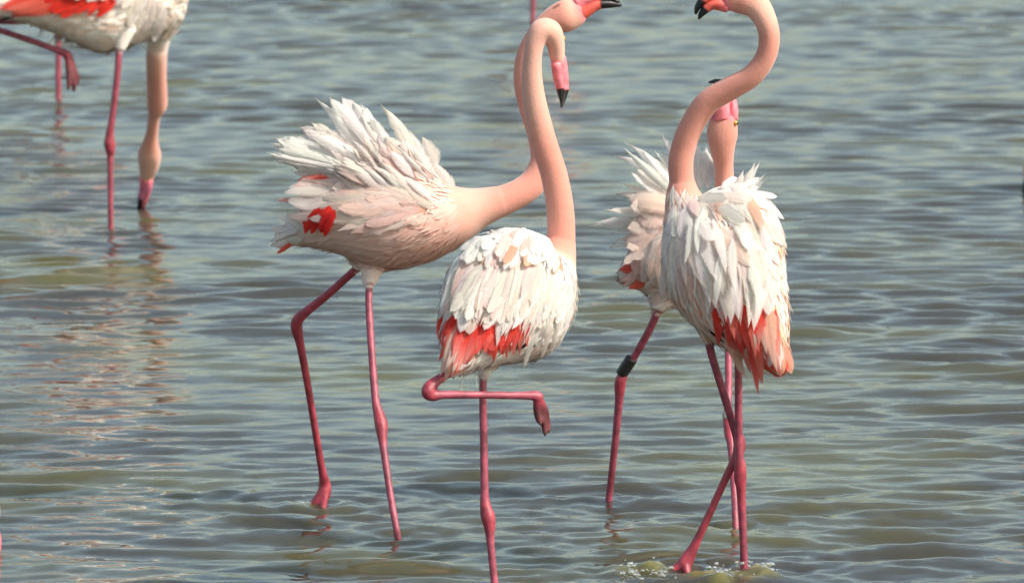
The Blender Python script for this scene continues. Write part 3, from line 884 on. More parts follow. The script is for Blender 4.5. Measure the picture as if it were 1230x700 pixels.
# ================================================================== flamingo B: on one leg, back to the camera
def bird_b():
    b = Bird('flamingo standing on one leg with its other foot tucked up in front', 10.7, (590, 731))
    b.src.append(b.loft([
        (540, 446, -88, 7, 9, CORAL), (552, 425, -72, 26, 20, CREAM), (572, 400, -48, 48, 40, CREAM), (596, 376, -14, 68, 60, CREAM),
        (616, 360, 14, 78, 66, WHITE), (638, 346, 42, 66, 60, WHITE), (656, 330, 64, 42, 46, WHITE), (668, 308, 76, 26, 28, NECKL), (674, 285, 78, 18, 18, NECK)],
        sub=8, n=36, keep=True))
    b.add([(660, 325, 66, 30, 30, NECKL), (673, 295, 76, 18.5, 18, NECK), (673, 255, 74, 17.2, 17, NECK), (666, 212, 68, 16.5, 16, NECK), (653, 170, 60, 16, 15, NECK), (643, 128, 52, 14.6, 14, NECKL),
           (639, 97, 46, 13, 13, NECKL), (639.5, 72, 42, 11.5, 12, NECKL), (643, 50, 40, 12, 12.5, NECKL), (651, 37, 42, 14.5, 15, NECKL), (661, 39, 48, 14.5, 16, NECKL),
           (667, 52, 54, 11.5, 14, NECKL), (669, 66, 58, 9.6, 11, NECKL), (671, 78, 60, 8.5, 9, BILL)], sub=6, n=20, keep='neck')
    b.add([(588, 420, 0, 26, 24, BELLY), (583, 440, -2, 12, 12, CREAM), (580, 454, -4, 6.5, 6.5, CREAM)], n=14)
    b.add([(598, 300, 14, 27, 26, WHITE), (572, 338, -8, 36, 30, CREAM), (552, 388, -42, 26, 22, CREAM), (542, 424, -66, 12, 12, CORAL)], n=20)
    b.add([(590, 312, 16, 30, 28, WHITE), (618, 306, 26, 33, 30, WHITE), (648, 312, 48, 30, 28, WHITE)], n=20)
    dw = lake_d(b, 597, 731)
    f = lambda k: -4 + (dw + 4) * k
    b.leg([(581, 446, -4, 5), (580, 470, f(.1), 4.8), (581, 530, f(.3), 5.0), (582, 590, f(.5), 5.4), (583, 606, f(.55), 7, LEGR), (586, 620, f(.6), 9, LEGR), (588, 632, f(.65), 7.4, LEGR),
           (589, 650, f(.7), 5.2), (593, 690, f(.85), 4.8), (597, 731, dw, 4.8), (603, 790, dw, 5), (606, 822, dw, 7)])
    spot(597, 731, 1.0)
    # raised leg
    b.add([(575, 425, -40, 18, 16, BELLY), (552, 442, -62, 9, 9, CREAM), (540, 448, -70, 6, 6, CREAM)], n=14)
    b.leg([(548, 444, -66, 5.5), (536, 450, -74, 5.6), (526, 456, -82, 6.2), (517, 464, -90, 8.2, LEGR), (514.5, 471, -93, 8.8, LEGR), (520, 475, -92, 7.2, LEGR), (532, 474, -88, 5.4), (560, 474, -76, 4.8),
           (600, 474.5, -58, 4.8), (630, 475, -44, 5.0), (642, 475, -38, 6.4), (648, 478, -34, 7.4, LEGR)])
    DK = (0.13, 0.032, 0.04)
    for (mx, x, y, dd) in ((646, 649, 511, -34), (651, 654.5, 523, -28), (655, 659, 519, -22), (652, 656, 512, -16)):
        b.leg([(646, 478, -36, 6, LEGR), (mx - 1, 492, (dd - 34) / 2, 5.0, DK), (mx + 1.5, 504, dd, 4.4, DK), (x, y - 5, dd, 3.2, DK), (x + .3, y, dd - 3, 1.8, (0.03, 0.015, 0.015))])
    b.finish_body()
    b.bill([(671, 70, 60, 9.2, 9, BILL), (674, 85, 63, 8.4, 8.5, BILL), (676, 100, 65, 7.2, 7.5, BILL), (677, 106, 65, 6.6, 7, BILL), (677, 108.5, 65, 6.2, 6.5, BLACK), (676, 118, 62, 4.4, 5, BLACK), (674.3, 129, 56, 1.2, 1.6, BLACK)],
           [(668, 76, 54, 6.5, 7.5, BILL), (670, 90, 56, 6.5, 8, BILL), (672.5, 104, 58, 5.5, 7, BILL), (673, 108.5, 58, 4.8, 6, BLACK), (674, 121, 56, 2, 2.6, BLACK)])
    b.eye(677, 46, 56, 2.4, (1, 0.1, 0))
    b.eye(649, 50, 66, 2.4, (-1, 0.4, 0))

    def colour(f, cu, cs):
        if f < 0.12: return CORAL
        return [WHITE, CREAM, BLUSH][rng.choice(3, p=[.6, .25, .15])]
    b.plumage(3600, (16, 32), (2.6, 5.0), (1, 9), colour, 0.14, 0.83)
    z = lambda x, y: (500 + x / 3.18, 250 + y / 3.18)
    def R(b0, b1, t0, t1, n, w, col, shape='round', **k):
        b.row(z(*b0), z(*b1), z(*t0), z(*t1), n, w / 3.18, col, shape, **k)
    def Fz(bx, by, tx, ty, w, col, shape='round', **k):
        p, q = z(bx, by), z(tx, ty)
        b.feather(p[0], p[1], q[0], q[1], w / 3.18, col, shape, **k)
    BR = (0.42, 0.30, 0.20)
    # folded flight feathers: black edge, brownish under edge, coral tertials
    R((380, 500), (440, 520), (340, 562), (420, 552), 4, 22, BLACK, 'lance', bl=(1, 1), tl=(2, 2), jit=2, name='flight_feather')
    R((190, 520), (260, 540), (120, 640), (170, 610), 5, 36, [CREAM, BR, WHITE], 'lance', bl=(0, 0), tl=(3, 3), name='flight_feather')
    R((170, 430), (215, 450), (100, 590), (128, 655), 7, 40, [CORAL, PEACH, BLUSH], 'lance', bl=(2, 3), tl=(8, 12), jit=5)
    R((200, 420), (250, 440), (125, 640), (190, 600), 6, 40, [CORAL, RED, CORAL], 'lance', bl=(3, 3), tl=(10, 10), tipmix=0.35, jit=5)
    # red coverts
    R((110, 410), (150, 420), (92, 520), (112, 540), 4, 34, RED, 'round', bl=(1, 1), tl=(4, 4), tipmix=0.2)
    R((225, 430), (310, 430), (215, 545), (285, 565), 7, 36, [RED, RED, CORAL], 'round', bl=(3, 3), tl=(7, 7), tipmix=0.15)
    R((310, 430), (430, 380), (290, 565), (428, 505), 11, 38, RED, 'lance', bl=(3, 3), tl=(6, 6), tipmix=0.1)
    R((330, 420), (425, 370), (320, 560), (420, 540), 8, 30, [RED, CORAL], 'lance', bl=(4, 3), tl=(7, 6), tipmix=0.2)
    # long white scapulars, lower layer first
    R((150, 250), (250, 250), (100, 425), (180, 440), 7, 48, [WHITE, CREAM], 'round', bl=(3, 4), tl=(8, 10), jit=6)
    R((230, 260), (400, 250), (170, 450), (330, 455), 9, 50, [WHITE, CREAM, SOFT], 'round', bl=(5, 5), tl=(10, 10), jit=6)
    R((360, 250), (470, 250), (290, 500), (345, 500), 5, 46, WHITE, 'lance', bl=(5, 5), tl=(11, 10), jit=5)
    R((430, 240), (500, 250), (340, 480), (430, 430), 5, 40, [WHITE, CREAM], 'lance', bl=(5, 4), tl=(10, 8), jit=5)
    R((480, 230), (530, 270), (430, 500), (480, 470), 6, 40, [WHITE, CREAM], 'lance', bl=(3, 2), tl=(7, 6), jit=5)
    R((200, 200), (330, 190), (110, 370), (230, 400), 7, 54, [WHITE, CREAM, BLUSH], 'round', bl=(6, 6), tl=(12, 12), jit=6)
    R((310, 195), (440, 200), (230, 410), (350, 440), 7, 50, [SOFT, CREAM, WHITE], 'round', bl=(7, 7), tl=(11, 11), jit=6, tipmix=0.2)
    R((420, 200), (510, 210), (370, 420), (440, 400), 6, 44, [WHITE, SOFT, WHITE], 'lance', bl=(7, 6), tl=(12, 10), jit=6)
    # narrow loose feathers breaking up the layers
    R((200, 210), (420, 210), (120, 400), (350, 450), 16, 17, [WHITE, WHITE, CREAM], 'lance', bl=(8, 8), tl=(12, 12), jit=7)
    R((420, 210), (560, 260), (350, 470), (520, 470), 16, 15, [WHITE, WHITE, CREAM, SOFT], 'lance', bl=(6, 3), tl=(11, 6), jit=7)
    # peach underlayer and curled mantle feathers along the shoulders
    R((260, 130), (470, 150), (240, 215), (450, 215), 9, 34, [PEACH, BLUSH, SOFT], 'lance', bl=(8, 7), tl=(10, 9), jit=5)
    R((240, 100), (330, 90), (150, 190), (230, 180), 6, 34, WHITE, 'round', bl=(6, 6), tl=(14, 14), var=3)
    R((240, 110), (300, 110), (170, 160), (240, 215), 5, 40, [WHITE, BLUSH], 'round', bl=(8, 8), tl=(15, 15))
    R((310, 90), (400, 90), (230, 160), (340, 205), 6, 42, [WHITE, CREAM], 'round', bl=(9, 9), tl=(16, 16))
    R((330, 82), (440, 92), (290, 120), (400, 150), 6, 38, [BLUSH, WHITE], 'round', bl=(9, 9), tl=(14, 14))
    R((390, 110), (500, 130), (340, 210), (450, 210), 6, 38, [WHITE, PEACH, WHITE], 'round', bl=(9, 8), tl=(17, 15), var=3)
    R((430, 100), (550, 170), (440, 170), (530, 240), 8, 40, [WHITE, CREAM], 'lance', bl=(8, 6), tl=(14, 12))
    R((490, 140), (580, 210), (480, 210), (570, 290), 8, 34, [WHITE, WHITE, PEACH], 'lance', bl=(6, 4), tl=(10, 8))
    # flank to the right: ruffled whitish feathers
    R((540, 220), (590, 260), (470, 400), (560, 420), 8, 30, [WHITE, CREAM], 'lance', bl=(2, 1), tl=(6, 5), jit=8)
    R((570, 260), (610, 320), (500, 470), (590, 450), 9, 30, [WHITE, CREAM], 'round', bl=(1, 0), tl=(6, 4), jit=8)
    R((520, 400), (600, 380), (450, 520), (540, 520), 8, 30, [WHITE, CREAM], 'round', bl=(1, 0), tl=(6, 4), jit=8)
    return b

# ================================================================== flamingo C: back to the camera, S-shaped neck
def bird_c():
    b = Bird('flamingo with its neck bent in a tall S and long red-tipped wing feathers hanging', 11.1, (880, 690))
    b.src.append(b.loft([
        (938, 447, -92, 6, 8, BLUSH), (926, 424, -78, 22, 20, PEACH), (908, 394, -56, 44, 40, BLUSH), (886, 358, -26, 62, 58, CREAM), (868, 326, -2, 70, 64, CREAM),
        (850, 298, 20, 62, 60, BLUSH), (834, 270, 36, 42, 46, BLUSH), (822, 244, 44, 25, 27, NECKL), (819, 220, 44, 16.5, 17, NECK)], sub=8, n=36, keep=True))
    b.add([(828, 262, 40, 34, 34, NECKL), (820, 225, 44, 17, 17, NECK), (818, 192, 40, 15.5, 15, NECK), (828, 157, 32, 15, 15, NECK), (849, 124, 22, 15, 15, NECK), (878, 106, 12, 14.5, 14.5, NECK), (902, 92, 4, 13.5, 14, NECK),
           (919, 70, -2, 12.8, 13, NECK), (924, 46, -6, 13, 13, NECK), (919, 24, -8, 14, 14, NECKL), (907, 6, -8, 17, 15, NECKL), (893, -1, -8, 19, 15, NECK), (880, -1, -8, 17, 12, NECK), (870, 2, -8, 12, 9, BILL)], sub=6, n=20, keep='neck')
    b.add([(856, 372, -20, 28, 26, BELLY), (850, 396, -24, 11, 11, CREAM), (848, 408, -25, 6.5, 6.5, CREAM)], n=14)
    b.add([(884, 385, -30, 24, 22, BELLY), (887, 415, -30, 9, 9, CREAM)], n=14)
    b.add([(850, 258, 22, 26, 26, CREAM), (878, 254, 14, 32, 30, CREAM), (904, 280, -4, 36, 32, CREAM), (914, 325, -26, 27, 28, BLUSH), (918, 370, -50, 20, 20, BLUSH)], n=20)
    d1, d2 = lake_d(b, 822, 684), lake_d(b, 894, 686)
    f = lambda k: -25 + (d1 + 25) * k
    b.leg([(849, 402, -25, 5.6), (856, 430, f(.1), 5.2), (870, 475, f(.3), 5.2), (881, 510, f(.45), 5.6), (887, 526, f(.52), 7.2, LEGR), (888, 538, f(.56), 7.6, LEGR), (883, 551, f(.6), 6, LEGR),
           (868, 582, f(.7), 4.9, LEGR), (846, 630, f(.85), 5, LEGR), (834, 655, f(.95), 6, LEGR), (827, 668, d1, 8.4, LEGR), (822, 678, d1, 9.5, LEGR), (821, 692, d1, 7, LEGR), (824, 715, d1 + 6, 5)])
    for (x, y, dd) in ((790, 697, -6), (806, 704, 14), (828, 712, -20)):
        b.leg([(822, 676, d1, 7, LEGR), ((822 * .5 + x * .5), 686, d1 + dd * .5, 5, LEGR), (x, y, d1 + dd, 3.6, LEGR), (x - 8, y + 10, d1 + dd, 3)])
    g = lambda k: -30 + (d2 + 30) * k
    b.leg([(887, 410, -30, 5.2), (887, 440, g(.1), 5.0), (887, 500, g(.33), 5.0), (888, 545, g(.5), 5.6), (889, 560, g(.55), 7.4, LEGR), (889, 574, g(.6), 8, LEGR), (890, 588, g(.65), 6, LEGR),
           (892, 630, g(.8), 5), (894, 686, d2, 5), (897, 740, d2, 5), (899, 775, d2, 7)])
    spot(822, 684, 2.0); spot(894, 686, 1.4)
    b.finish_body()
    b.bill([(873, -7, -8, 10, 8, BILL), (862, -7, -8, 9, 8, BILL), (852, -5, -8, 7.5, 7.5, BILLR), (846, -1, -8, 6.2, 7, BILLR), (843, 2, -8, 5.4, 6.5, BLACK), (838, 9, -8, 4, 5, BLACK), (835.5, 17, -8, 1.5, 2, BLACK)],
           [(874, 7, -8, 9, 8, BILL), (863, 5, -8, 8, 8.5, BILLR), (855, 6, -8, 6.4, 7.5, BILLR), (849, 10, -8, 5.6, 6.5, BILLR), (847, 12, -8, 5.2, 6, BLACK), (842, 18, -8, 3.5, 4, BLACK), (839.5, 23, -8, 1.5, 1.6, BLACK)])
    b.eye(886, -10, -22)

    def colour(f, cu, cs):
        if f < 0.15: return CORAL
        if f > 0.6: return [WHITE, CREAM, (0.72, 0.68, 0.68)][rng.integers(3)]
        return [WHITE, CREAM, BLUSH, PEACH][rng.integers(4)]
    b.plumage(3120, (16, 32), (2.6, 5.0), (1, 9), colour, 0.05, 0.84)

    F, R = b.feather, b.row
    # tail and flight feathers
    R((925, 395), (935, 405), (926, 448), (948, 446), 6, 13, [BLUSH, WHITE, PEACH], 'round', bl=(0, 0), tl=(2, 4), name='tail_feather')
    R((845, 388), (880, 400), (870, 412), (905, 440), 3, 8, BLACK, 'lance', bl=(0, 0), tl=(1, 1), jit=1, name='flight_feather')
    R((870, 385), (905, 385), (895, 440), (915, 468), 7, 13, [CORAL, PEACH, CORAL], 'lance', bl=(2, 2), tl=(4, 6), tipmix=0.3, name='flight_feather')
    F(905, 395, 911, 474, 13, RED, 'lance', bl=3, tl=9, tipmix=0.25, name='flight_feather')
    F(910, 395, 917, 462, 13, CORAL, 'lance', bl=3, tl=9, tipmix=0.25, name='flight_feather')
    F(918, 385, 939, 455, 12, CORAL, 'lance', bl=3, tl=10, tipmix=0.35, name='flight_feather')
    F(922, 375, 934, 448, 12, PEACH, 'lance', bl=3, tl=10, tipmix=0.45, name='flight_feather')
    F(926, 370, 937, 430, 12, CORAL, 'lance', bl=3, tl=9, tipmix=0.35)
    # red coverts
    R((858, 362), (900, 372), (862, 402), (902, 432), 9, 13, RED, 'lance', bl=(3, 3), tl=(6, 7), tipmix=0.1)
    R((868, 360), (905, 372), (880, 410), (912, 430), 7, 12, [RED, CORAL, RED], 'lance', bl=(4, 4), tl=(7, 8), tipmix=0.15)
    R((905, 368), (930, 368), (905, 420), (935, 410), 6, 12, [CORAL, RED, PEACH], 'lance', bl=(4, 3), tl=(8, 6), tipmix=0.4)
    # pale long feathers over them, lower layer first
    R((838, 300), (930, 300), (858, 385), (928, 372), 11, 17, [BLUSH, CREAM, SOFT, WHITE], 'lance', bl=(5, 4), tl=(9, 8), jit=3, tipmix=0.25)
    R((836, 300), (905, 300), (866, 392), (905, 388), 6, 18, [WHITE, CREAM], 'lance', bl=(6, 6), tl=(11, 11), jit=3)
    R((815, 290), (840, 300), (820, 372), (846, 384), 6, 14, [CREAM, BLUSH, WHITE], 'lance', bl=(3, 4), tl=(6, 8), jit=3)
    R((920, 300), (938, 300), (922, 372), (937, 360), 4, 15, [WHITE, CREAM], 'round', bl=(4, 2), tl=(8, 5))
    R((832, 268), (900, 270), (850, 345), (925, 345), 9, 17, [(0.85, 0.57, 0.45), SOFT, CREAM], 'lance', bl=(8, 8), tl=(12, 12), jit=4, tipmix=0.5)
    R((828, 268), (915, 262), (842, 360), (930, 350), 16, 6.5, [WHITE, WHITE, CREAM], 'lance', bl=(9, 7), tl=(13, 10), jit=5)
    F(836, 275, 853, 369, 15, WHITE, 'lance', bl=10, tl=14, var=0)
    F(843, 280, 862, 340, 16, WHITE, 'lance', bl=10, tl=14)
    F(826, 275, 826, 345, 12, CREAM, 'lance', bl=6, tl=9)
    F(870, 285, 903, 322, 18, BLUSH, 'lance', bl=10, tl=16, tipmix=0.5)
    F(900, 285, 936, 340, 16, WHITE, 'lance', bl=10, tl=12)
    F(895, 300, 920, 345, 16, CREAM, 'lance', bl=10, tl=12)
    F(915, 270, 938, 322, 14, WHITE, 'lance', bl=9, tl=9)
    # shoulder: curled mantle feathers with peach between
    R((838, 242), (905, 240), (842, 262), (925, 275), 10, 12, [(0.86, 0.56, 0.42), SOFT, WHITE], 'lance', bl=(9, 8), tl=(12, 11), jit=3, tipmix=0.35)
    F(838, 262, 859, 290, 17, WHITE, 'round', bl=13, tl=22, var=3, roll=-12)
    F(862, 247, 895, 266, 15, WHITE, 'round', bl=13, tl=22, var=3, roll=10)
    F(884, 262, 900, 300, 17, WHITE, 'round', bl=13, tl=22, var=1, roll=-25)
    F(838, 236, 873, 238, 15, WHITE, 'round', bl=12, tl=20, var=1)
    F(845, 226, 871, 216, 6, WHITE, 'lance', bl=10, tl=16)
    F(862, 232, 905, 240, 13, CREAM, 'round', bl=10, tl=16)
    F(868, 222, 910, 226, 13, [WHITE, CREAM][0], 'round', bl=7, tl=10)
    F(880, 224, 922, 242, 14, CREAM, 'round', bl=8, tl=10)
    R((895, 228), (918, 240), (925, 238), (940, 276), 5, 13, [WHITE, CREAM], 'round', bl=(5, 3), tl=(8, 4))
    R((905, 245), (922, 262), (922, 290), (941, 298), 5, 14, [WHITE, CREAM], 'lance', bl=(7, 4), tl=(9, 5))
    F(922, 248, 942, 299, 12, WHITE, 'round', bl=5, tl=4, var=1)
    F(922, 244, 935, 252, 7, WHITE, 'lance', bl=4, tl=3)
    for (bx, by, tx, ty, w, td) in ((905, 240, 944, 262, 11, -8), (908, 250, 947, 300, 12, -14), (912, 270, 946, 330, 12, -22), (915, 290, 947, 352, 11, -34), (900, 232, 934, 236, 10, 2),
                                    (918, 320, 944, 388, 11, -52), (885, 226, 912, 214, 9, 8), (866, 226, 886, 212, 8, 14)):
        F(bx, by, tx, ty, w, WHITE, 'round', d=td - 12, td=td, roll=random.uniform(-25, 25))
    for (bx, by, tx, ty, w) in ((846, 250, 838, 305, 11), (856, 262, 872, 330, 12), (880, 285, 884, 352, 12), (866, 300, 858, 372, 11), (900, 310, 916, 372, 12), (830, 262, 822, 318, 10)):
        F(bx, by, tx, ty, w, WHITE, 'lance', bl=13, tl=19)
    # neck ruff and the shaded flank on the left
    R((805, 226), (838, 234), (806, 252), (838, 258), 16, 5, [WHITE, CREAM, SOFT], 'lance', bl=(0, 0), tl=(4, 5), jit=4)
    R((806, 248), (836, 250), (800, 285), (838, 292), 8, 14, [WHITE, CREAM], 'round', bl=(3, 5), tl=(6, 10))
    R((802, 270), (832, 275), (798, 320), (830, 330), 8, 13, [CREAM, WHITE], 'round', bl=(2, 4), tl=(5, 8))
    R((800, 300), (825, 315), (802, 350), (828, 372), 7, 13, [CREAM, WHITE], 'round', bl=(1, 2), tl=(3, 6))
    return b

# ================================================================== flamingo D: behind C, plumes fanned, bill raised
def bird_d():
    b = Bird('flamingo with a black leg band, plumes fanned and bill thrown up', 11.95, (820, 618))
    b.src.append(b.loft([
        (746, 334, -4, 6, 8, BLUSH), (758, 328, -2, 18, 18, BLUSH), (776, 322, 0, 38, 40, BLUSH), (800, 314, 4, 58, 56, BLUSH), (828, 304, 8, 66, 60, CREAM), (852, 288, 12, 52, 50, CREAM),
        (866, 262, 14, 32, 32, NECKL), (870, 236, 14, 17, 18, NECK)], sub=8, n=32, keep=True))
    b.add([(864, 268, 14, 32, 32, NECKL), (870, 235, 14, 15, 15, NECK), (870, 212, 12, 11.8, 12, NECK), (869, 195, 8, 12.2, 12, NECK), (867.5, 178, 2, 15.5, 14, NECK), (867.5, 162, -2, 18.8, 15, NECK), (868.5, 148, -4, 17.5, 14, NECK), (870.5, 138, -4, 14.5, 12, BILL)], sub=6, n=20, keep='neck')
    b.add([(796, 352, -10, 20, 20, BLUSH), (791, 372, -14, 8, 8, CREAM)], n=14)
    b.add([(858, 345, 10, 22, 20, BLUSH), (873, 385, 8, 8, 8, CREAM)], n=14)
    d1, d2 = lake_d(b, 731, 602), lake_d(b, 884, 634)
    f = lambda k: -14 + (d1 + 14) * k
    b.leg([(792, 368, -14, 5.2), (783, 390, f(.1), 5), (768, 418, f(.25), 5), (753, 442, f(.38), 5.2), (746, 455, f(.43), 7, LEGR), (744.5, 466, f(.47), 7, LEGR), (743.5, 482, f(.53), 5.4),
           (739, 530, f(.7), 4.7), (731, 602, d1, 4.5), (724, 660, d1, 4.5), (720, 705, d1, 6)])
    g = lambda k: 8 + (d2 - 8) * k
    b.leg([(873, 378, 8, 5.2), (875, 420, g(.1), 4.8), (875, 470, g(.35), 4.8), (874, 496, g(.45), 5), (875, 508, g(.5), 6.6, LEGR), (877, 522, g(.55), 7.2, LEGR), (879, 538, g(.62), 5.4), (882, 590, g(.82), 4.5), (884, 634, d2, 4.4), (888, 700, d2, 4.4), (890, 735, d2, 6)])
    spot(731, 602, 1.0); spot(884, 634, 1.0)
    b.finish_body()
    b.ring((759, 430, f(.33)), (746.5, 449, f(.42)), 7.6, M_BAND, 'wide black leg band')
    b.ring((874.5, 497, g(.45)), (875, 505, g(.49)), 7.0, M_RING, 'small grey metal ring')
    b.bill([(866, 142, -10, 12, 9, BILL), (866, 130, -12, 11, 9, BILL), (868, 118, -10, 10, 8, BILL), (870, 108, -6, 8, 7, BILL), (868, 102, -2, 6, 6, BLACK), (860, 98, 4, 3.2, 4, BLACK), (852, 99, 10, 1.4, 2, BLACK)],
           [(879, 142, -4, 8, 8, BILL), (881, 131, -4, 5.5, 8, BILL), (879, 118, -2, 5, 7, BILL), (877, 107, 0, 4.5, 6, BILL), (876, 102, 2, 4, 5, BLACK), (874, 96, 6, 2, 2.4, BLACK)])
    b.eye(884, 148, -12, 2.8, (0.7, -0.7, 0))

    def colour(f, cu, cs):
        return [WHITE, BLUSH, BLUSH, CREAM][rng.integers(4)]
    b.plumage(2640, (18, 34), (2.6, 5.0), (1, 9), colour, 0.05, 0.86)
    F, R = b.feather, b.row
    # tail
    R((762, 326), (770, 338), (744, 322), (752, 346), 6, 9, [WHITE, CORAL, BLUSH, WHITE], 'lance', bl=(0, 0), tl=(2, 6), name='tail_feather')
    R((768, 290), (774, 300), (770, 332), (775, 330), 2, 8, RED, 'lance', bl=(3, 3), tl=(5, 5))
    # fan, far layer
    R((826, 236), (836, 226), (748, 180), (828, 166), 7, 17, WHITE, 'lance', d=14, td=26)
    R((838, 228), (852, 228), (832, 170), (852, 184), 4, 15, WHITE, 'lance', d=18, td=28)
    # near layer
    for (tx, ty, w, sh) in ((749, 178, 13, 'lance'), (768, 178, 15, 'lance'), (762, 204, 15, 'round'), (756, 208, 12, 'round'), (740, 228, 18, 'lance'), (746, 222, 17, 'lance'), (726, 252, 19, 'lance'), (703, 271, 17, 'lance'), (712, 268, 15, 'wispy'),
                            (735, 282, 17, 'lance'), (729, 298, 14, 'wispy'), (742, 268, 20, 'round'), (738, 290, 17, 'lance')):
        F(818 + random.uniform(-6, 6), 240 + (ty - 178) * 0.3, tx, ty, w, [WHITE, CREAM, WHITE][random.randrange(3)], sh, d=-18, td=-10 + random.uniform(-14, 14), roll=random.uniform(-25, 25))
    R((812, 245), (812, 275), (762, 240), (752, 300), 8, 19, [BLUSH, CREAM, BLUSH], 'round', bl=(4, 4), tl=(8, 8), tipmix=0.4, d=-26)
    R((800, 262), (806, 280), (752, 318), (780, 335), 7, 17, [BLUSH, CREAM, BLUSH], 'round', bl=(4, 4), tl=(8, 8), tipmix=0.5, d=-30)
    R((782, 270), (800, 280), (757, 330), (792, 345), 6, 17, [BLUSH, CREAM], 'round', bl=(3, 3), tl=(7, 7))
    # right-hand fan behind C
    for (tx, ty, w) in ((900, 204, 12), (908, 194, 11), (914, 193, 10), (919, 209, 10), (916, 222, 12), (893, 204, 12), (921, 214, 8)):
        F(880 + random.uniform(-4, 4), 248, tx, ty, w, WHITE, 'lance', d=14, td=20 + random.uniform(-10, 10))
    return b

# ================================================================== flamingo E: feeding, head down
def bird_e():
    b = Bird('flamingo feeding with its bill at the water, one leg lifted', 18.2, (133, 275))
    CR = (0.78, 0.65, 0.56)
    b.src.append(b.loft([
        (-18, 10, -80, 6, 6, CORAL), (6, 8, -68, 13, 14, CREAM), (40, 0, -48, 33, 28, CR), (84, -10, -22, 62, 44, CREAM), (126, -13, 8, 77, 50, CREAM), (160, -4, 44, 70, 48, CREAM), (184, 12, 78, 46, 40, CREAM), (191, 36, 96, 19, 22, CREAM), (189, 58, 107, 12.4, 12.4, BLUSH)],
        sub=8, n=32, keep=True))
    b.add([(186, 20, 86, 20, 20, CREAM), (189, 48, 102, 14, 14, BLUSH), (188, 68, 113, 13, 13, NECKL), (188, 95, 136, 12.5, 12.5, NECK), (189, 122, 160, 12.8, 12.5, NECK), (187.5, 131, 168, 11.5, 11.5, NECK), (185.5, 139, 175, 8.0, 8.2, NECK), (183, 158, 192, 7.6, 8, NECK), (181, 170, 202, 9.5, 9, NECK),
           (179.5, 186, 216, 14.6, 12, NECKL), (178.5, 200, 228, 12.8, 10, NECKL), (176, 212, 238, 8.8, 8, NECKL), (174.5, 220, 244, 7, 7, BILL)], sub=6, n=18, keep='neck')
    b.add([(148, 34, -8, 16, 14, CREAM), (144, 60, -10, 6, 6, CREAM)], n=12)
    b.leg([(143, 60, -10, 4.4), (141, 90, -10, 4.2), (135, 140, -7, 4.2), (132, 160, -5, 5, LEGR), (131.5, 172, -4, 7, LEGR), (132.5, 182, -3, 6, LEGR), (132.5, 195, -2, 4), (133, 276, 0, 3.6), (133.5, 325, 0, 3.6), (134, 352, 0, 5)])
    spot(133, 276, 1.0); spot(170, 247, 1.0)
    b.leg([(46, 22, -22, 5), (20, 26, -24, 4.5), (-22, 24, -26, 4.5), (-40, 22, -28, 6, LEGR), (-42, 27, -28, 6, LEGR), (-28, 30, -28, 4), (0, 37, -27, 4), (40, 50, -25, 4), (70, 61, -23, 4.2), (82, 67, -22, 6, LEGR)])
    for (x, y, dd) in ((82, 108, -26), (88, 110, -20), (92, 102, -16)):
        b.leg([(82, 67, -22, 5.4, LEGR), ((82 + x) / 2 + 1, 84, -22 + (dd + 22) * .5, 4.6, (0.15, 0.035, 0.045)), (x + 1, y - 8, dd, 3.4, (0.12, 0.03, 0.04)), (x, y, dd, 2, (0.15, 0.04, 0.05))])
    b.finish_body(0.0036)
    b.bill([(175, 212, 238, 8, 8, BILL), (174, 224, 247, 7.2, 7, (0.8, 0.22, 0.35)), (171, 234, 256, 5.5, 6, (0.8, 0.25, 0.4)), (170, 238, 260, 5, 5.5, BLACK), (167.5, 248, 268, 3, 4, BLACK), (166.5, 256, 272, 2, 3, BLACK)],
           [(178, 214, 238, 6.5, 7, BILL), (177.5, 226, 247, 5.5, 6.5, (0.8, 0.22, 0.35)), (174.5, 238, 258, 4.5, 5, BILL), (171, 252, 268, 2.5, 3, BLACK)])
    b.eye(183, 196, 214, 1.8)
    def colour(f, cu, cs):
        if f < 0.1: return CORAL
        return [WHITE, CREAM, CR][rng.integers(3)]
    b.plumage(2400, (14, 26), (2.6, 5.0), (1, 9), colour, 0.04, 0.93, droop=0.1)
    F, R = b.feather, b.row
    R((60, 0), (40, 12), (4, 22), (-8, 30), 5, 10, [WHITE, BLACK, CREAM], 'lance', bl=(2, 2), tl=(3, 3), name='flight_feather')
    R((62, -8), (70, 4), (2, 8), (12, 22), 7, 11, [RED, CORAL], 'lance', bl=(3, 3), tl=(6, 6), tipmix=0.1)
    R((80, -14), (100, 2), (44, 4), (74, 18), 6, 12, RED, 'round', bl=(3, 3), tl=(5, 5))
    R((120, -12), (140, -10), (96, 12), (116, 24), 6, 12, RED, 'lance', bl=(3, 3), tl=(5, 5))
    R((110, -40), (150, -40), (70, -4), (118, 6), 8, 16, [WHITE, CREAM], 'round', bl=(5, 5), tl=(8, 8))
    R((70, -50), (120, -50), (30, -10), (80, -6), 6, 16, [WHITE, CREAM], 'round', bl=(5, 5), tl=(8, 8))
    R((150, -40), (190, -20), (135, 0), (172, 20), 8, 13, [WHITE, CREAM], 'round', bl=(4, 3), tl=(6, 5))
    R((170, -10), (198, 5), (150, 36), (188, 48), 9, 11, [WHITE, CREAM], 'round', bl=(1, 1), tl=(4, 3))
    return b

# ================================================================== simple whole birds seen only in part
def generic_plumes(b, pts):
    for (bx, by, tx, ty, w, c) in pts:
        b.feather(bx, by, tx, ty, w, c, 'lance', bl=3, tl=5)

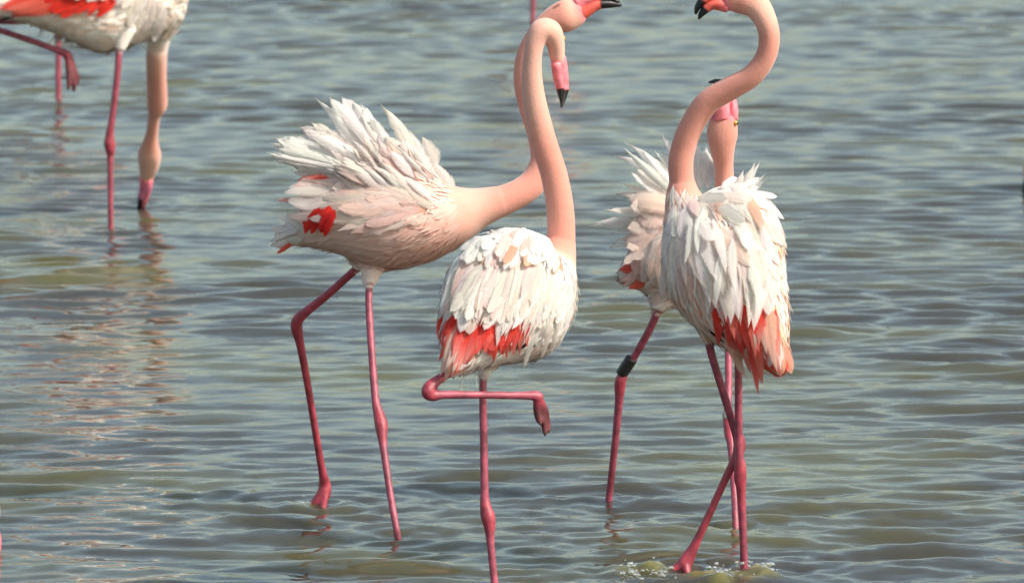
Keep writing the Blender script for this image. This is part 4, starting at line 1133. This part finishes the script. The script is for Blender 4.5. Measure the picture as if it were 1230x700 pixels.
def bird_f():
    b = Bird('distant flamingo whose pink leg shows behind the feeding one with lifted leg', 24.0, (70, 115))
    k = b.s / 375.0
    T = lambda x, y: (70 + (x - 133) * k, 115 + (y - 275) * k)
    S = lambda x, y, d, a, bb, c: (*T(x, y), d, a * k, bb * k, c)
    b.src.append(b.loft([S(10, 30, 0, 8, 8, CORAL), S(40, 12, 0, 28, 26, CREAM), S(84, -8, 0, 50, 42, CREAM), S(126, -16, 0, 62, 48, CREAM), S(160, -14, 0, 50, 44, CREAM), S(184, -18, 0, 28, 28, BLUSH), S(198, -34, 0, 14, 15, NECK)], sub=8, n=24, keep=True))
    b.add([S(180, -14, 0, 24, 24, BLUSH), S(200, -40, 0, 12.5, 12, NECK), S(204, -80, 0, 11, 11, NECK), S(192, -120, 0, 10, 10, NECK), S(186, -160, 0, 9, 9, NECK), S(194, -188, 0, 9, 9, NECK), S(210, -196, 0, 12, 10, NECKL), S(222, -188, 0, 9, 8, BILL)], n=16)
    b.leg([S(133, 30, 0, 14, 14, CREAM)[:4] + (CREAM,), (*T(133, 60), 0, 4.2), (*T(133, 150), 0, 4), (*T(133, 170), 0, 6), (*T(133, 190), 0, 4), (*T(133, 275), 0, 3.6), (*T(133, 380), 0, 3.6), (*T(133, 405), 0, 5)])
    b.leg([(*T(126, 30), 6, 10, CREAM), (*T(112, 56), 8, 4), (*T(86, 66), 8, 4.5), (*T(84, 60), 8, 4), (*T(130, 42), 8, 3.4), (*T(136, 36), 8, 3)])
    b.finish_body(0.0045)
    b.bill([S(219, -194, 0, 8, 7, BILL), S(230, -184, 0, 7, 6, BILL), S(236, -174, 0, 5.5, 5, BLACK), S(238, -162, 0, 2, 2, BLACK)],
           [S(217, -184, 0, 7, 7, BILL), S(226, -174, 0, 5.5, 6, BILL), S(232, -166, 0, 4, 4, BLACK), S(236, -160, 0, 1.5, 1.6, BLACK)])
    b.eye(*T(211, -200), -9 * k, 1.6)
    b.plumage(1200, (12, 22), (2.6, 5.0), (1, 9), lambda f, u, s: [WHITE, CREAM, BLUSH][rng.integers(3)], 0.05, 0.9)
    pts = []
    for i in range(10):
        pts.append((*T(100 - i * 3, 10 - i), *T(40 - i * 3, 36 - i * 2), 10 * k, RED if i % 2 else CORAL))
    for i in range(14):
        pts.append((*T(150 - i * 5, -44 + i), *T(90 - i * 5, 12), 13 * k, WHITE))
    generic_plumes(b, pts)
    spot(70, 115, 0.8)
    return b

def bird_h():
    # dips its bill in the shallows; only the cheek and bill reach into view
    b = Bird('flamingo off to one side whose pink cheek and bill just reach into view', 11.35, (-190, 672))
    D = lambda dd: dd
    X = -1.5
    b.src.append(b.loft([(-420, 330, 0, 8, 8, CORAL), (-380, 310, 0, 38, 34, CREAM), (-320, 290, 0, 66, 56, CREAM), (-250, 280, 0, 84, 64, CREAM), (-190, 290, 0, 66, 56, CREAM), (-150, 300, 0, 36, 36, BLUSH), (-122, 296, 0, 20, 20, NECK)], sub=8, n=28, keep=True))
    b.add([(-160, 300, 0, 32, 32, BLUSH), (-118, 292, 0, 18, 18, NECK), (-80, 300, 0, 16.5, 16, NECK), (-52, 340, 0, 16, 16, NECK), (-42, 400, 0, 15, 15, NECK), (-38, 470, 0, 14, 14, NECK), (-34, 540, 0, 13, 13, NECK), (-28, 580, 0, 15, 14, NECK), (-19 + X, 606, 0, 20, 16, NECK), (-15 + X, 622, 0, 17, 14, NECKL), (-13 + X, 636, 0, 12, 11, BILL)], n=18)
    b.leg([(-245, 340, -14, 18, CREAM), (-240, 372, -14, 5.4), (-236, 470, -10, 5), (-234, 510, -8, 7.5), (-232, 535, -6, 5.4), (-230, 672, 0, 4.6), (-228, 760, 0, 4.6), (-228, 798, 0, 7)])
    b.leg([(-225, 340, 14, 18, CREAM), (-215, 372, 14, 5.4), (-205, 470, 16, 5), (-202, 510, 18, 7.5), (-205, 535, 20, 5.4), (-220, 650, 26, 4.6), (-228, 740, 26, 4.6), (-230, 780, 26, 7)])
    b.finish_body(0.004)
    b.bill([(-15 + X, 628, 0, 12, 11, BILL), (-8 + X, 645, 0, 11, 10, BILL), (-6 + X, 658, 0, 9, 9, BILL), (-8 + X, 664, 0, 7.5, 8, BLACK), (-14 + X, 676, 0, 3, 3, BLACK)],
           [(-23 + X, 634, 0, 10, 10, BILL), (-20 + X, 648, 0, 9, 9, BILL), (-18 + X, 660, 0, 7, 7, BLACK), (-17 + X, 674, 0, 3, 3, BLACK)])
    b.eye(-18 + X, 604, -16, 2.8)
    b.plumage(1440, (18, 32), (2.6, 5.0), (1, 9), lambda f, u, s: [WHITE, CREAM, BLUSH][rng.integers(3)], 0.05, 0.85)
    pts = []
    for i in range(9):
        pts.append((-300 - i * 5, 300 - i * 3, -400 - i * 3, 345 - i * 4, 15, RED if i % 2 else CORAL))
    for i in range(14):
        pts.append((-220 - i * 9, 240 + i * 2, -310 - i * 8, 310, 20, WHITE))
    generic_plumes(b, pts)
    spot(-16, 674, 0.8)
    return b

def copy_bird(b, loc, rz, label):
    r = b.root.copy(); COL.objects.link(r)
    r.location = loc; r.rotation_euler = (0, 0, rz)
    r['label'] = label
    for ch in list(b.root.children):
        c = ch.copy(); COL.objects.link(c); c.parent = r
        for g in list(ch.children):
            d = g.copy(); COL.objects.link(d); d.parent = c
    return r

A = bird_a()
B = bird_b()
C_ = bird_c()
D_ = bird_d()
E = bird_e()
F_ = bird_f()
H_ = bird_h()
# G: farthest wader, only a leg under the frame's top edge
g = ground(637.5, 40)
fo = F_.base - ground(70, 115)
copy_bird(F_, Vector((g.x, g.y, 0)) + Vector((fo.x, fo.y, 0)), 0, 'farthest flamingo, only one thin pink leg showing above the tall bent necks')
LEG_SPOTS.append((g.x, g.y, 0.8))
# I: mirror of H by turning it round; only its black bill tip reaches into view
tip = H_.P(-9, 664, 0)
off = tip - H_.base
q = at(1234, 228, 19.4)
ib = copy_bird(H_, Vector((q.x + off.x, 19.4 + off.y, 0.0)), math.pi, 'flamingo past the open water on the far side, only its black bill tip in view')
for ch in ib.children:                      # a bill that is black for most of its length
    if ch.name.startswith('upper_mandible'):
        ch.data = ch.data.copy()
        ca = ch.data.color_attributes['col'].data
        for v in ch.data.vertices:
            if v.co.z < 0.09: ca[v.index].color = (*BLACK, 1)

def build_splash(px, py, spread, drops, label, seed):
    """clear drops and bubbles thrown up by a foot"""
    r = np.random.default_rng(seed)
    V, F = [], []
    def blob(c, rx, ry, rz, nu, nv):
        k = len(V)
        for i in range(nv + 1):
            for j in range(nu):
                a, b = math.pi * i / nv, 2 * math.pi * j / nu
                V.append((c[0] + rx * math.sin(a) * math.cos(b), c[1] + ry * math.sin(a) * math.sin(b), c[2] + rz * math.cos(a)))
        for i in range(nv):
            for j in range(nu):
                F.append((k + i * nu + j, k + i * nu + (j + 1) % nu, k + (i + 1) * nu + (j + 1) % nu, k + (i + 1) * nu + j))
    for q in range(drops):
        cx, cy = px[r.integers(len(px))], py
        g = ground(cx + r.normal(0, spread[0]), cy + r.normal(0, spread[1]))
        rr = 0.0006 + 0.0040 * r.random() ** 4
        up = abs(r.normal(0, 0.012)) if r.random() < 0.3 else 0.001
        blob((g.x, g.y, up + lump_height(g.x, g.y)), rr * r.uniform(1, 1.8), rr * r.uniform(1, 1.6), rr, 10, 6)
    me = bpy.data.meshes.new('water_splash')
    me.from_pydata(V, [], F); me.validate()
    me.polygons.foreach_set('use_smooth', np.ones(len(me.polygons), bool))
    me.materials.append(M_SPLASH)
    o = bpy.data.objects.new('water_splash', me); COL.objects.link(o)
    tag(o, label, 'splash', kind='stuff')

M_SPLASH, _nt, _b, _o = nodes_of('water_drops')
_n = _nt.nodes.new('ShaderNodeTexNoise'); _n.inputs['Scale'].default_value = 45
_tc = _nt.nodes.new('ShaderNodeTexCoord'); _nt.links.new(_tc.outputs['Object'], _n.inputs['Vector'])
_r = _nt.nodes.new('ShaderNodeValToRGB')
_r.color_ramp.elements[0].color = (0.80, 0.80, 0.62, 1); _r.color_ramp.elements[1].color = (0.95, 0.95, 0.88, 1)
_nt.links.new(_n.outputs[0], _r.inputs[0]); _nt.links.new(_r.outputs[0], _b.inputs['Base Color'])
_b.inputs['Roughness'].default_value = 0.02; _b.inputs['IOR'].default_value = 1.333
_b.inputs['Transmission Weight'].default_value = 0.9

# lumps of water heaved up round the stepping feet: (px, py, radius, height)
for (x, y, rad, h) in ((752, 684, 0.026, 0.010), (786, 684, 0.028, 0.013), (914, 690, 0.022, 0.016), (902, 696, 0.018, 0.010), (880, 694, 0.018, 0.009), (858, 692, 0.020, 0.008), (838, 690, 0.018, 0.007), (925, 694, 0.015, 0.008), (868, 699, 0.02, 0.008), (367, 607, 0.018, 0.006)):
    g0 = ground(x, y)
    LUMPS.append((g0.x, g0.y, rad, h))

build_splash((912, 918, 865, 885, 760, 792), 689, (8, 3.5), 300, 'clear drops and bubbles splashing round a stepping flamingo foot', 5)
build_splash((369,), 606, (4, 1.0), 14, 'few small drops thrown up at the heel of a walking flamingo', 6)

build_water()
build_bed()
